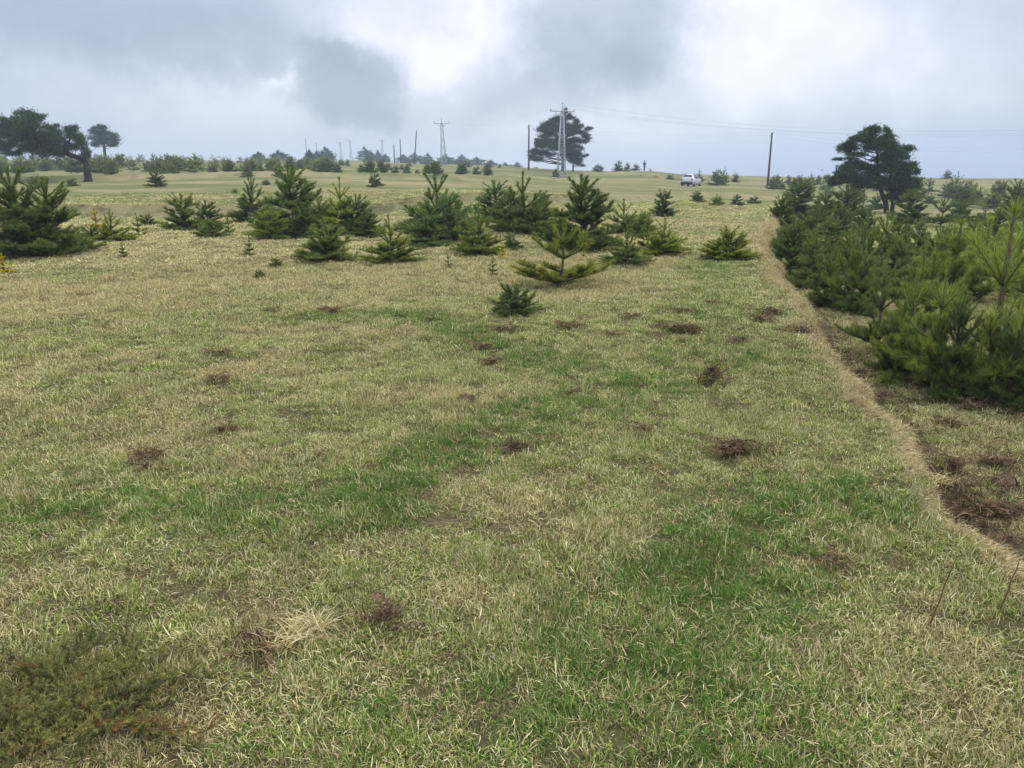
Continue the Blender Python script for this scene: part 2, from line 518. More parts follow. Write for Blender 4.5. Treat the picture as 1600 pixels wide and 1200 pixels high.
# u, v of the foot, v of the tip, width in photograph pixels
FIELD_PINES = [
    (20, 402, 268, 104, 'bushy', 'dark', 'big dense young pine cut by the left edge of the picture'),
    (72, 396, 283, 88, 'bushy', 'mid', 'dense young pine just right of the one at the left edge'),
    (172, 378, 328, 66, 'leader', 'yel', 'small yellowish spreading pine below the first terrace, far left'),
    (148, 364, 326, 34, 'slim', 'gold', 'thin golden-yellow sick pine sapling beside the yellowish spreading pine'),
    (215, 371, 334, 26, 'slim', 'bri', 'thin bare-stemmed sapling standing alone right of the yellowish pine'),
    (190, 402, 378, 34, 'slim', 'mid', 'tiny thin sapling in the straw in front of the yellowish pine'),
    (283, 361, 303, 74, 'bushy', 'mid', 'bushy young pine with twin tips, left of a smaller dark one'),
    (322, 354, 314, 50, 'bushy', 'dark', 'smaller dark pine touching the right side of the twin-tipped bush'),
    (355, 364, 335, 38, 'slim', 'bri', 'small bright sapling between the twin-tipped bush and the tall dark pine'),
    (388, 400, 368, 40, 'slim', 'bri', 'thin low sapling alone in straw in front of the tall dark pine'),
    (392, 346, 274, 62, 'leader', 'mid', 'open young pine behind the left shoulder of the tall dark pine'),
    (453, 364, 264, 92, 'bushy', 'dark', 'tall dark dense pine, tallest of the left-hand group'),
    (418, 373, 324, 62, 'bushy', 'bri', 'low bright pine at the front foot of the tall dark pine'),
    (535, 366, 281, 78, 'leader', 'yel', 'open yellow-tipped pine in the middle of the left half'),
    (572, 369, 328, 52, 'bushy', 'mid', 'low bushy pine at the right foot of the yellow-tipped pine'),
    (508, 407, 346, 95, 'low', 'mid', 'wide low bushy pine without a leader in front of the yellow-tipped pine'),
    (610, 410, 337, 68, 'leader', 'bri', 'small bright pine with one candle, front row left of centre'),
    (585, 292, 270, 26, 'bushy', 'dark', 'little dark conical pine alone on the field above the first terrace'),
    (243, 292, 267, 28, 'bushy', 'dark', 'little dark round pine alone on the upper field, left'),
    (684, 379, 261, 96, 'leader', 'blu', 'tall blue-green pine with a long leader, left of centre'),
    (745, 398, 319, 62, 'leader', 'bri', 'small yellow-green pine in front of the tall blue-green one'),
    (775, 347, 284, 66, 'bushy', 'blu', 'dense blue-green pine just left of the central pair'),
    (824, 363, 273, 92, 'leader', 'mid', 'broad pine with a long straight leader in the centre'),
    (910, 389, 279, 96, 'bushy', 'dark', 'darkest and densest pine, broad cone right of centre'),
    (873, 450, 344, 118, 'open', 'yel', 'bright open pine with bare stem and wide lower whorl, front centre'),
    (802, 489, 440, 66, 'low', 'blu', 'lowest bluish seedling nearest the camera in mid field'),
    (770, 431, 400, 32, 'slim', 'blu', 'tiny dark seedling with two stems left of the open bright pine'),
    (786, 404, 379, 34, 'slim', 'gold', 'tiny golden seedling at the foot of the yellow-green pine'),
    (800, 389, 364, 36, 'low', 'blu', 'tiny bluish bush behind the golden seedling'),
    (912, 404, 385, 30, 'slim', 'gold', 'tiny golden seedling right of the bright open pine'),
    (980, 412, 354, 64, 'leader', 'mid', 'small open pine right of the darkest cone, front row'),
    (978, 364, 313, 66, 'leader', 'mid', 'open pine with thin leader behind the front-row pines'),
    (1012, 388, 334, 38, 'slim', 'bri', 'slender sapling between two small pines right of centre'),
    (1043, 397, 338, 64, 'leader', 'yel', 'bright pine with cross-shaped top, right of centre'),
    (1038, 338, 297, 30, 'bushy', 'dark', 'little dark conical pine alone behind the right-hand group'),
    (1140, 405, 354, 62, 'low', 'yel', 'yellow-green pine beside the bank edge, rightmost on the field'),
    (1091, 317, 298, 19, 'bushy', 'dark', 'tiny dark pine below the parked car, leftmost of four'),
    (1120, 321, 304, 19, 'low', 'bri', 'tiny pale pine below the car, second of four'),
    (1151, 322, 304, 17, 'bushy', 'mid', 'tiny pine below the car, third of four'),
    (1180, 319, 305, 18, 'low', 'mid', 'tiny low pine below the car, rightmost of four'),
    (431, 418, 401, 48, 'low', 'yel', 'flat straggling yellowish seedling in the straw on the left'),
    (406, 436, 419, 36, 'low', 'mid', 'flat green seedling nearest the camera on the left'),
    (2, 428, 396, 30, 'slim', 'gold', 'golden seedling at the very left edge'),
    (700, 420, 398, 16, 'slim', 'mid', 'very thin bare seedling left of the two-stemmed one'),
    (125, 388, 360, 30, 'low', 'bri', 'low pine between the left edge pines and yellowish pine'),
    (366, 302, 294, 22, 'low', 'yel', 'little brownish bush on the terrace left of the open pine'),
    (112, 291, 279, 18, 'low', 'dark', 'small dark bush on the upper field near the leaning tree'),
    (56, 289, 272, 26, 'low', 'bri', 'pale bush behind the left edge pines'),
    (415, 289, 280, 18, 'low', 'dark', 'small dark bush on the upper field behind the tall pine'),
    (667, 385, 330, 60, 'bushy', 'blu', 'bushy lower pine at the left foot of the blue-green one'),
    (1009, 362, 330, 40, 'bushy', 'mid', 'small dense pine tucked behind the slender sapling'),
    (330, 372, 340, 44, 'low', 'mid', 'low bush in front of the smaller dark pine'),
    (470, 372, 318, 60, 'bushy', 'mid', 'bushy pine at the right foot of the tall dark pine'),
    (498, 366, 312, 54, 'bushy', 'mid', 'bushy pine left of the yellow-tipped pine'),
    (556, 366, 306, 54, 'bushy', 'dark', 'dark pine close behind the yellow-tipped pine'),
    (700, 372, 302, 66, 'bushy', 'blu', 'blue-green bush at the right side of the tall blue-green pine'),
    (800, 358, 300, 66, 'bushy', 'dark', 'dark bush between the central pair'),
    (845, 360, 306, 60, 'bushy', 'mid', 'bush at the right side of the broad central pine'),
    (1000, 370, 336, 46, 'bushy', 'mid', 'low bush right of the thin-leadered pine'),
    (1030, 396, 366, 50, 'low', 'mid', 'low bush at the left foot of the cross-topped pine'),
    (140, 378, 350, 40, 'low', 'mid', 'low bush left of the yellowish spreading pine'),
    (650, 350, 318, 30, 'low', 'mid', 'small low bush on the terrace foot left of the blue-green pine'),
    (230, 352, 334, 30, 'low', 'mid', 'small low bush below the terrace left of the twin-tipped bush'),
]
THICKET = [
    (1250, 340, 281, 84, 'bushy', 'dark', 'dark dense pine on the bank top left of the old twin-trunked tree'),
    (1322, 347, 292, 78, 'bushy', 'dark', 'dark pine directly left of the twin trunks'),
    (1243, 434, 340, 92, 'bushy', 'dark', 'dark pine at the near end of the bank, leftmost of the thicket'),
    (1300, 440, 372, 60, 'open', 'mid', 'open pine second from the left in the thicket front'),
    (1296, 478, 396, 78, 'bushy', 'mid', 'low bushy pine on the thicket left front'),
    (1326, 486, 352, 70, 'candle', 'bri', 'tall-leadered pine behind the grey-stemmed one'),
    (1388, 552, 396, 124, 'open', 'mid', 'grey-stemmed open pine standing forward of the thicket'),
    (1352, 430, 338, 70, 'leader', 'mid', 'bright leader pine in the thicket middle row, left'),
    (1385, 425, 333, 76, 'candle', 'bri', 'bright forked pine in the thicket middle row under the twin trunks'),
    (1330, 425, 360, 60, 'bushy', 'mid', 'bushy mid row pine left of the bright leader'),
    (1418, 470, 362, 80, 'leader', 'mid', 'long-leadered pine behind the grey-stemmed pine on its right'),
    (1460, 520, 376, 100, 'giant', 'bri', 'bright candelabra pine in the thicket centre'),
    (1428, 592, 424, 110, 'candle', 'bri', 'dense pine at the thicket front left of the largest'),
    (1478, 612, 410, 120, 'candle', 'bri', 'dense dark-footed pine at the front middle of the thicket'),
    (1500, 470, 346, 90, 'giant', 'bri', 'pine with bare mid stem in the thicket right middle row'),
    (1505, 622, 455, 90, 'bushy', 'dark', 'dark low pine at the thicket front foot'),
    (1578, 618, 322, 170, 'giant', 'bri', 'largest pine with tall bright candle at the right edge'),
    (1538, 624, 520, 70, 'open', 'yel', 'small bright sapling in front of the largest pine'),
    (1590, 634, 500, 100, 'bushy', 'dark', 'dark bushy pine under the right edge candle'),
    (1545, 470, 340, 90, 'giant', 'bri', 'forked bright pine left of the largest candle'),
    (1598, 470, 345, 90, 'candle', 'bri', 'pine cut by the right edge behind the largest one'),
    (1470, 440, 356, 70, 'bushy', 'mid', 'bushy pine in the rear thicket right of centre'),
    (1530, 430, 350, 70, 'candle', 'bri', 'bushy pine in the rear thicket near the right edge'),
    (1280, 405, 352, 56, 'leader', 'mid', 'thin-leadered pine right behind the leftmost dark one'),
    (1405, 405, 340, 60, 'bushy', 'dark', 'dark rear pine below the twin trunks on their right'),
    (1640, 600, 380, 140, 'bushy', 'mid', 'pine beyond the right edge of the thicket'),
    (1272, 450, 368, 62, 'bushy', 'mid', 'dense pine beside the leftmost dark one on its right'),
    (1352, 492, 384, 74, 'bushy', 'mid', 'dense pine right behind the grey-stemmed one'),
    (1362, 450, 350, 60, 'open', 'mid', 'slender forked pine just right of the bright leader'),
    (1440, 500, 372, 84, 'candle', 'bri', 'leader pine close behind the grey-stemmed one on the right'),
    (1416, 430, 344, 62, 'leader', 'mid', 'rear leader pine right of the bright forked one'),
    (1490, 424, 345, 66, 'candle', 'bri', 'rear open pine left of the forked bright one'),
    (1408, 585, 470, 76, 'bushy', 'dark', 'low dark pine tucked under the grey-stemmed one on its right'),
    (1228, 402, 352, 52, 'bushy', 'dark', 'dark pine behind the leftmost thicket pine along the bank'),
    (1264, 386, 334, 56, 'bushy', 'mid', 'bushy pine second along the bank behind the leftmost'),
    (1302, 394, 340, 60, 'bushy', 'mid', 'bushy rear pine above the thicket left front'),
    (1342, 398, 344, 60, 'leader', 'mid', 'thin-topped rear pine left of the bright forked one'),
    (1276, 368, 322, 54, 'bushy', 'dark', 'dark rear pine between the bank and the old tree, left'),
    (1316, 370, 320, 56, 'bushy', 'dark', 'dark rear pine between the bank and the old tree, middle'),
    (1352, 370, 322, 52, 'bushy', 'dark', 'dark rear pine between the bank and the old tree, right'),
    (1438, 392, 344, 54, 'bushy', 'mid', 'rear bushy pine below the clearing, left'),
    (1482, 394, 346, 56, 'leader', 'mid', 'rear leader pine below the clearing, middle'),
    (1522, 396, 344, 58, 'bushy', 'mid', 'rear bushy pine below the clearing, right'),
    (1222, 356, 308, 46, 'bushy', 'dark', 'dark pine on the bank left of the dense bank-top pine'),
    (1290, 350, 302, 60, 'bushy', 'dark', 'dark pine filling between the dense bank-top pine and its neighbour'),
    (1565, 378, 326, 60, 'bushy', 'mid', 'bushy pine at the right rear of the thicket'),
    (1592, 392, 340, 60, 'leader', 'mid', 'leader pine at the right rear edge of the thicket'),
]
BACK_RIGHT = [
    (1428, 351, 297, 58, 'bushy', 'dark', 'dark pine just right of the twin-trunked tree'),
    (1475, 354, 306, 52, 'open', 'dark', 'thin two-tiered dark pine in the clearing behind the thicket'),
    (1505, 348, 312, 60, 'bushy', 'mid', 'bushy pine right of the two-tiered dark one'),
    (1453, 302, 279, 30, 'open', 'dark', 'small pine with flat top on the slope right of the old tree'),
    (1484, 309, 284, 40, 'bushy', 'dark', 'dark round pine on the slope left of the pointed one'),
    (1499, 310, 270, 40, 'leader', 'blu', 'pointed pine breaking the skyline on the right'),
    (1530, 318, 292, 56, 'bushy', 'bri', 'pale round bush right of the pointed pine'),
    (1552, 325, 300, 46, 'low', 'bri', 'pale low bush near the bare slope'),
    (1594, 345, 283, 60, 'bushy', 'dark', 'dark pine at the right edge below the skyline'),
    (1455, 318, 303, 24, 'low', 'dark', 'small dark bush below the flat-topped slope pine'),
    (1585, 318, 297, 36, 'bushy', 'dark', 'dark bush left of the right edge pine'),
    (1540, 350, 322, 44, 'leader', 'mid', 'small pine in front of the pale round bush'),
    (1362, 340, 318, 30, 'slim', 'bri', 'slender sapling in front of the twin trunks'),
    (1350, 332, 302, 26, 'slim', 'bri', 'slim pale pine just left of the twin trunks'),
]


# ------------------------------------------------------------------ where the turf is green, straw or bare
def seg_dist(x, y, pts):
    d = np.full(np.shape(x), 1e9)
    for (ax, ay), (bx, by) in zip(pts[:-1], pts[1:]):
        vx, vy = bx - ax, by - ay
        t = np.clip(((x - ax) * vx + (y - ay) * vy) / (vx * vx + vy * vy + 1e-9), 0, 1)
        d = np.minimum(d, np.hypot(x - ax - t * vx, y - ay - t * vy))
    return d


def fl(pts):
    return [flat_at(u, v) for u, v in pts]


SW_A = fl([(1010, 596), (930, 622), (830, 655), (720, 690), (640, 730), (575, 785), (480, 800), (330, 795), (180, 790), (40, 800)])
SW_B = fl([(990, 606), (900, 580), (810, 545), (700, 512), (600, 495), (480, 500)])
SW_C = fl([(1330, 770), (1230, 775), (1150, 830), (1110, 890), (1070, 980), (1000, 1040), (1080, 1120), (1120, 1250)])
SW_D = fl([(1170, 395), (1120, 420), (1080, 560), (1180, 560)])
SW_E = fl([(560, 1140), (700, 1100), (900, 1150)])


def masks(x, y):
    """greenness, lushness, bare earth with painted pine-foot shade at ground points"""
    x = np.asarray(x, float); y = np.asarray(y, float)
    r = np.hypot(x, y)
    U = 800 + 1253 * x / np.maximum(y, 0.5)
    n1 = fbm(x * 0.55 + 3, y * 0.55 + 11, 3); n2 = fbm(x * 2.1, y * 2.1 + 5, 3); n3 = fbm(x * 0.12, y * 0.4 + 31, 3)
    g = 0.56 + 1.0 * (n1 - 0.5) + 0.9 * (n2 - 0.5)
    g = g + (0.06 + 0.16 * sstep((U - 600) / 400)) * (1 - sstep((y - 9) / 4))
    g = g - 0.24 * sstep((y - 8.5) / 3) * (1 - sstep((y - 24) / 14)) * (1 - 0.6 * sstep((U - 1000) / 150))
    g = g - 0.14 * sstep((700 - U) / 500) * sstep((y - 3.5) / 2)
    far = sstep((y - 19) / 28)
    g = g * (1 - far) + far * (0.60 + 1.1 * (n3 - 0.5) + 0.4 * (n1 - 0.5))
    lush = np.zeros_like(x)
    n5 = fbm(x * 3.2 + 50, y * 3.2, 3)
    jit = 0.22 * (n2 - 0.5) * 2
    for S, w, a in ((SW_A, 0.30, 0.9), (SW_B, 0.34, 0.8), (SW_C, 0.30, 0.95), (SW_D, 0.45, 0.45), (SW_E, 0.22, 0.4)):
        d = seg_dist(x, y, S) + jit
        m = a * (1 - sstep((d - w * 0.1) / (w * 1.7)))
        lush = np.maximum(lush, m * np.clip(0.35 + 1.5 * (n5 - 0.2), 0, 1))
    g = np.clip(g + 0.55 * lush, 0, 1)
    # right-hand bank: straw on the lip, bare earth below it
    dx = x - edge_x(y)
    fade = (1 - sstep((y - 26) / 22)) * (y > 0)
    lip = np.exp(-((dx + 0.01) / (0.085 + 0.006 * np.maximum(y, 0))) ** 2) * fade * (0.6 + 0.4 * sstep((n2 - .3) / .2))
    g = g * (1 - 0.9 * lip)
    dirt_shade = fade * np.exp(-((dx - 0.33) / (0.20 + 0.14 * n1)) ** 2) * np.clip(0.95 + 1.6 * (n1 - 0.42), 0, 1)
    dirt2 = fade * (dx > 0.3) * sstep((n2 - 0.56) / 0.12) * 0.5 * (1 - sstep((dx - 2.0) / 1.0))
    dirt_shade = np.maximum(dirt_shade, dirt2)
    # thin bare earth on faces of the far terraces
    wb = bank_wob(x, y)
    for BU, BY, BH in ((B1_U, B1_Y, B1_H), (B2_U, B2_Y, B2_H), (B3_U, B3_Y, B3_H)):
        b = (y - np.interp(U, BU, BY)) - wb
        on = np.clip(np.interp(U, BU, BH) * 4, 0, 1)
        face = np.exp(-((b - 0.45) / 0.55) ** 2) * on
        dirt_shade = np.maximum(dirt_shade, 0.50 * face * sstep((n2 - 0.42) / 0.16))
        g = g * (1 - 0.4 * face)
        lush = np.maximum(lush, 0.5 * face * sstep((0.46 - n1) / 0.1))
    patch = at_patch(x, y)
    dirt_shade = np.atleast_1d(np.maximum(dirt_shade, patch))
    for (bx, by, br) in BR_XY:
        near = (np.abs(x - bx) < 3 * br) & (np.abs(y - by) < 3 * br)
        if near.any():
            dirt_shade[near] = np.maximum(dirt_shade[near], 0.9 * np.exp(-((x[near] - bx) / br) ** 2 - ((y[near] - by) / (br * 0.8)) ** 2))
    for (bx, by, br) in FOOT_SHADE:  # contact shade of the young pines, painted into the bare-earth channel
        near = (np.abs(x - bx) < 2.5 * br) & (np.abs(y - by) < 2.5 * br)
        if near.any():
            dirt_shade[near] = np.maximum(dirt_shade[near], 0.62 * np.exp(-((x[near] - bx) ** 2 + (y[near] - by) ** 2) / br ** 2))
    n4 = fbm(x * 0.9 + 77, y * 0.9, 3)
    dirt_shade = np.maximum(dirt_shade, 0.22 * sstep((n4 - 0.66) / 0.10) * (r > 2))
    low = fade * sstep((dx - 0.25) / 0.3) * (1 - sstep((y - 6) / 5))
    g = np.clip(g - 0.30 * low, 0, 1)
    dirt_shade = np.maximum(dirt_shade, 0.5 * low * sstep((fbm(x * 2.3 + 5, y * 2.3 + 90, 3) - 0.50) / 0.12))
    return g, lush, np.clip(dirt_shade, 0, 1), lip


FOOT_SHADE = []                                            # contact shade under every young pine, painted as brown needle litter
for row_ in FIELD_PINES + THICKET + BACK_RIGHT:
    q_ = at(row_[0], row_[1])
    FOOT_SHADE.append((q_.x, q_.y, 0.36 * row_[3] * px_m(q_)))
BR_XY = []
for (u_, v_, w_, _l, _n) in BRACKEN_ROWS:
    q_ = at(u_, v_)
    BR_XY.append((q_.x, q_.y, 0.34 * w_ * px_m(q_)))


def at_patch(x, y):
    out = np.zeros_like(x)
    for (u, v, ru, rv) in ((600, 298, 45, 5), (1040, 276, 70, 5), (700, 385, 30, 5)):
        px, py = PATCH_XY[(u, v)]
        sx = ru * py / 1253.0
        out = np.maximum(out, 0.6 * np.exp(-((x - px) / sx) ** 2 - ((y - py) / (py * 0.05)) ** 2) * sstep((fbm(x * 0.8, y * 0.5, 2) - 0.35) / 0.2))
    return out


PATCH_XY = {(600, 298): ((600 - 800) / 1253 * 50, 50.0), (1040, 276): ((1040 - 800) / 1253 * 132, 132.0), (700, 385): ((700 - 800) / 1253 * 17, 17.0)}

# ------------------------------------------------------------------ materials
def leafy(name, base, trans=0.3, attr='col', var=0.25, objcol=False):
    m, N = new_mat(name)
    if attr:
        a = N.n('ShaderNodeAttribute', attribute_name=attr).outputs['Color']
    else:
        a = base
    oi = N.n('ShaderNodeObjectInfo')
    f = N.maprange(oi.outputs['Random'], 0, 1, 1 - var, 1 + var, smooth=False)
    sc = N.n('ShaderNodeVectorMath', operation='SCALE')
    if hasattr(a, 'is_output'):
        N.link(a, sc.inputs[0])
    else:
        sc.inputs[0].default_value = a[:3]
    N.link(f, sc.inputs['Scale'])
    c = sc.outputs[0]
    if objcol:
        c = N.mix(1.0, c, oi.outputs['Color'], 'MULTIPLY')
    d = N.n('ShaderNodeBsdfDiffuse'); N.link(c, d.inputs[0])
    t = N.n('ShaderNodeBsdfTranslucent'); N.link(c, t.inputs[0])
    mx = N.n('ShaderNodeMixShader'); mx.inputs[0].default_value = trans
    N.link(d.outputs[0], mx.inputs[1]); N.link(t.outputs[0], mx.inputs[2])
    o = N.n('ShaderNodeOutputMaterial'); N.link(mx.outputs[0], o.inputs[0])
    return m


def simple(name, col, rough=0.7, metal=0.0, spec=0.3, noise=0.0, nscale=8.0, bump=0.0):
    m, N = new_mat(name)
    b = N.n('ShaderNodeBsdfPrincipled')
    b.inputs['Roughness'].default_value = rough
    b.inputs['Metallic'].default_value = metal
    b.inputs['Specular IOR Level'].default_value = spec
    col = (*col[:3], 1.0)
    if noise > 0:
        t = N.n('ShaderNodeTexCoord')
        f = N.noise(t.outputs['Object'], nscale, 5, 0.6)
        lo = tuple(c * (1 - noise) for c in col[:3]) + (1,)
        hi = tuple(min(1, c * (1 + noise)) for c in col[:3]) + (1,)
        N.link(N.ramp(f, [(0.3, lo), (0.7, hi)]), b.inputs['Base Color'])
        if bump:
            bn = N.n('ShaderNodeBump'); bn.inputs['Strength'].default_value = bump
            bn.inputs['Distance'].default_value = 0.02
            N.link(f, bn.inputs['Height']); N.link(bn.outputs[0], b.inputs['Normal'])
    else:
        b.inputs['Base Color'].default_value = col
    o = N.n('ShaderNodeOutputMaterial'); N.link(b.outputs[0], o.inputs[0])
    return m


M_GRASS = leafy('grass_blades', None, 0.20, 'col', 0.28)
M_NEEDLE = leafy('pine_needles', None, 0.22, 'col', 0.18, objcol=True)
M_FERN = leafy('dead_bracken', None, 0.2, 'col', 0.25)
M_BARK = simple('pine_bark', (0.075, 0.055, 0.042), 0.9, 0, 0.1, 0.5, 14, 0.6)
M_TWIG = simple('young_bark', (0.13, 0.10, 0.065), 0.85, 0, 0.1, 0.35, 30)
M_OLDBARK = simple('old_pine_bark', (0.040, 0.030, 0.027), 0.95, 0, 0.1, 0.5, 5, 0.8)
M_STEEL = simple('galvanised_steel', (0.42, 0.44, 0.47), 0.55, 0.35, 0.4, 0.15, 3)
M_WOODPOLE = simple('weathered_pole_wood', (0.085, 0.070, 0.060), 0.9, 0, 0.1, 0.35, 6)
M_WIRE = simple('wire', (0.30, 0.31, 0.33), 0.6, 0.3)
M_CONC = simple('concrete', (0.34, 0.32, 0.29), 0.9, 0, 0.2, 0.2, 4)
M_PORC = simple('porcelain', (0.20, 0.10, 0.06), 0.3)


def ground_material():
    m, N = new_mat('turf')
    at_ = N.n('ShaderNodeAttribute', attribute_name='mask')
    s = N.n('ShaderNodeSeparateColor'); N.link(at_.outputs['Color'], s.inputs[0])
    g, lush, dirt_shade = s.outputs[0], s.outputs[1], s.outputs[2]
    geo = N.n('ShaderNodeNewGeometry')
    pos = geo.outputs['Position']
    n_f = N.noise(pos, 30.0, 4, 0.7)
    n_m = N.noise(pos, 6.0, 4, 0.65)
    n_l = N.noise(pos, 0.9, 4, 0.6)
    mp = N.n('ShaderNodeMapping'); mp.inputs['Scale'].default_value = (0.22, 1.0, 1.0)
    N.link(pos, mp.inputs[0])
    n_s = N.noise(mp.outputs[0], 0.8, 5, 0.7)
    straw = N.ramp(n_f, [(0.25, (0.16, 0.135, 0.070, 1)), (0.5, (0.265, 0.225, 0.12, 1)), (0.75, (0.39, 0.34, 0.20, 1))])
    green = N.ramp(n_m, [(0.3, (0.100, 0.116, 0.046, 1)), (0.7, (0.172, 0.186, 0.076, 1))])
    lushc = N.ramp(n_m, [(0.3, (0.075, 0.115, 0.034, 1)), (0.7, (0.12, 0.165, 0.050, 1))])
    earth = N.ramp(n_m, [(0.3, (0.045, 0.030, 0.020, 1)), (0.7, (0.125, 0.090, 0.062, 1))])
    gg = N.m('ADD', g, N.m('MULTIPLY_ADD', n_m, 0.7, -0.35))
    gg = N.m('ADD', gg, N.m('MULTIPLY_ADD', n_s, 0.9, -0.45))
    gg = N.maprange(gg, 0.25, 0.80)
    c = N.mix(gg, straw, green)
    c = N.mix(lush, c, lushc)
    thatch = N.ramp(n_f, [(0.3, (0.038, 0.031, 0.017, 1)), (0.6, (0.090, 0.074, 0.039, 1)), (0.8, (0.18, 0.15, 0.082, 1))])
    c = N.mix(N.m('MULTIPLY', at_.outputs['Alpha'], 0.8), c, thatch)
    dd = N.maprange(N.m('ADD', dirt_shade, N.m('MULTIPLY_ADD', n_l, 0.5, -0.25)), 0.25, 0.75)
    c = N.mix(N.m('MULTIPLY', dd, N.m('GREATER_THAN', dirt_shade, 0.02)), c, earth)
    b = N.n('ShaderNodeBsdfDiffuse'); N.link(c, b.inputs[0])
    bn = N.n('ShaderNodeBump'); bn.inputs['Strength'].default_value = 0.7; bn.inputs['Distance'].default_value = 0.03
    N.link(N.m('ADD', n_f, n_m), bn.inputs['Height']); N.link(bn.outputs[0], b.inputs['Normal'])
    o = N.n('ShaderNodeOutputMaterial'); N.link(b.outputs[0], o.inputs[0])
    return m


M_GROUND = ground_material()

# ------------------------------------------------------------------ ground sheet
def build_ground():
    rr = np.concatenate([[0.35], np.geomspace(0.8, 900, 400)])
    a1 = np.arange(-50, 50.01, 0.26)
    a2 = np.arange(52, 309, 2.5)
    aa = np.radians(np.concatenate([a1, a2]))
    nr, na = len(rr), len(aa)
    A, Rr = np.meshgrid(aa, rr)
    X = (Rr * np.sin(A)).ravel(); Y = (Rr * np.cos(A)).ravel()
    Z = H(X, Y)
    g, lush, dirt_shade, lip = masks(X, Y)
    i, j = np.meshgrid(np.arange(nr - 1), np.arange(na), indexing='ij')
    j2 = (j + 1) % na
    F = np.stack([i * na + j, (i + 1) * na + j, (i + 1) * na + j2, i * na + j2], -1).reshape(-1, 4)[:, ::-1]
    # middle
    V = np.stack([X, Y, Z], 1)
    V = np.concatenate([V, [[0, 0, float(H(0.0, 0.0))]]])
    cover = (1 - sstep((np.hypot(X, Y) - 9) / 26)) * (1 - np.clip(lip * 1.2, 0, 1))
    col = np.stack([g, lush, dirt_shade, cover], 1)
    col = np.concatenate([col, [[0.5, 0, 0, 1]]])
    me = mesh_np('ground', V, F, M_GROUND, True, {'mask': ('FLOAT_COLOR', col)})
    bm = bmesh.new(); bm.from_mesh(me); bm.verts.ensure_lookup_table()
    c = bm.verts[len(V) - 1]
    for k in range(na):
        bm.faces.new((c, bm.verts[(k + 1) % na], bm.verts[k])).smooth = True
    bm.normal_update()
    bm.to_mesh(me); bm.free()
    o = link('ground', me)
    tag(o, 'rough upland pasture of straw and green turf stepping up in low terraces', 'ground', kind='structure')
    return o


GROUND = build_ground()

# ------------------------------------------------------------------ grass
def ribbon_blades(n, rng, spread, lmin, lmax, w, lean, colors, cprob, curl=0.6, base_h=0.0):
    """grass blades: 3-segment ribbons. lean = (min,max) angle from vertical in radians"""
    th = rng.uniform(0, 2 * np.pi, n)
    rad = spread * np.sqrt(rng.uniform(0, 1, n)); pa = rng.uniform(0, 2 * np.pi, n)
    base = np.stack([rad * np.cos(pa), rad * np.sin(pa), rng.uniform(-0.006, base_h, n)], 1)
    L = rng.uniform(lmin, lmax, n)
    ln = rng.uniform(lean[0], lean[1], n)
    cv = rng.uniform(0.2, 1.0, n) * curl
    side = th + np.pi / 2 + rng.normal(0, 0.35, n)
    pts = [base]; ang = ln.copy(); tw = th.copy()
    for k in range(3):
        seg = L / 3
        d = np.stack([np.sin(ang) * np.cos(tw), np.sin(ang) * np.sin(tw), np.cos(ang)], 1)
        pts.append(pts[-1] + d * seg[:, None])
        ang = ang + cv; tw = tw + rng.normal(0, 0.25, n)
    W_ = w * rng.uniform(0.6, 1.3, n)
    sd = np.stack([np.cos(side), np.sin(side), rng.normal(0, 0.25, n)], 1)
    V = []
    for k, f in enumerate((0.8, 1.0, 0.7)):
        V.append(pts[k] - sd * (W_ * f / 2)[:, None]); V.append(pts[k] + sd * (W_ * f / 2)[:, None])
    V.append(pts[3])
    V = np.stack(V, 1)                       # n,7,3
    V[:, 2:, 2] = np.maximum(V[:, 2:, 2], 0.002 + 0.012 * rng.uniform(0, 1, (n, 1)))
    o = (np.arange(n) * 7)[:, None]
    F = np.concatenate([np.array([[0, 1, 3], [0, 3, 2], [2, 3, 5], [2, 5, 4], [4, 5, 6]])[None] + o[:, :, None]], 0).reshape(-1, 3)
    ci = rng.choice(len(colors), n, p=cprob)
    C = np.array(colors)[ci] * rng.uniform(0.75, 1.25, (n, 1))
    C = np.repeat(C[:, None, :], 7, 1).reshape(-1, 3)
    return V.reshape(-1, 3), F, np.concatenate([C, np.ones((len(C), 1))], 1)


STRAW = [(0.60, 0.52, 0.255), (0.78, 0.705, 0.42), (0.42, 0.345, 0.155), (0.19, 0.14, 0.066)]
GREEN = [(0.20, 0.315, 0.052), (0.30, 0.405, 0.082), (0.100, 0.180, 0.032), (0.42, 0.45, 0.125)]
LUSH = [(0.105, 0.200, 0.042), (0.155, 0.260, 0.055), (0.066, 0.135, 0.033)]


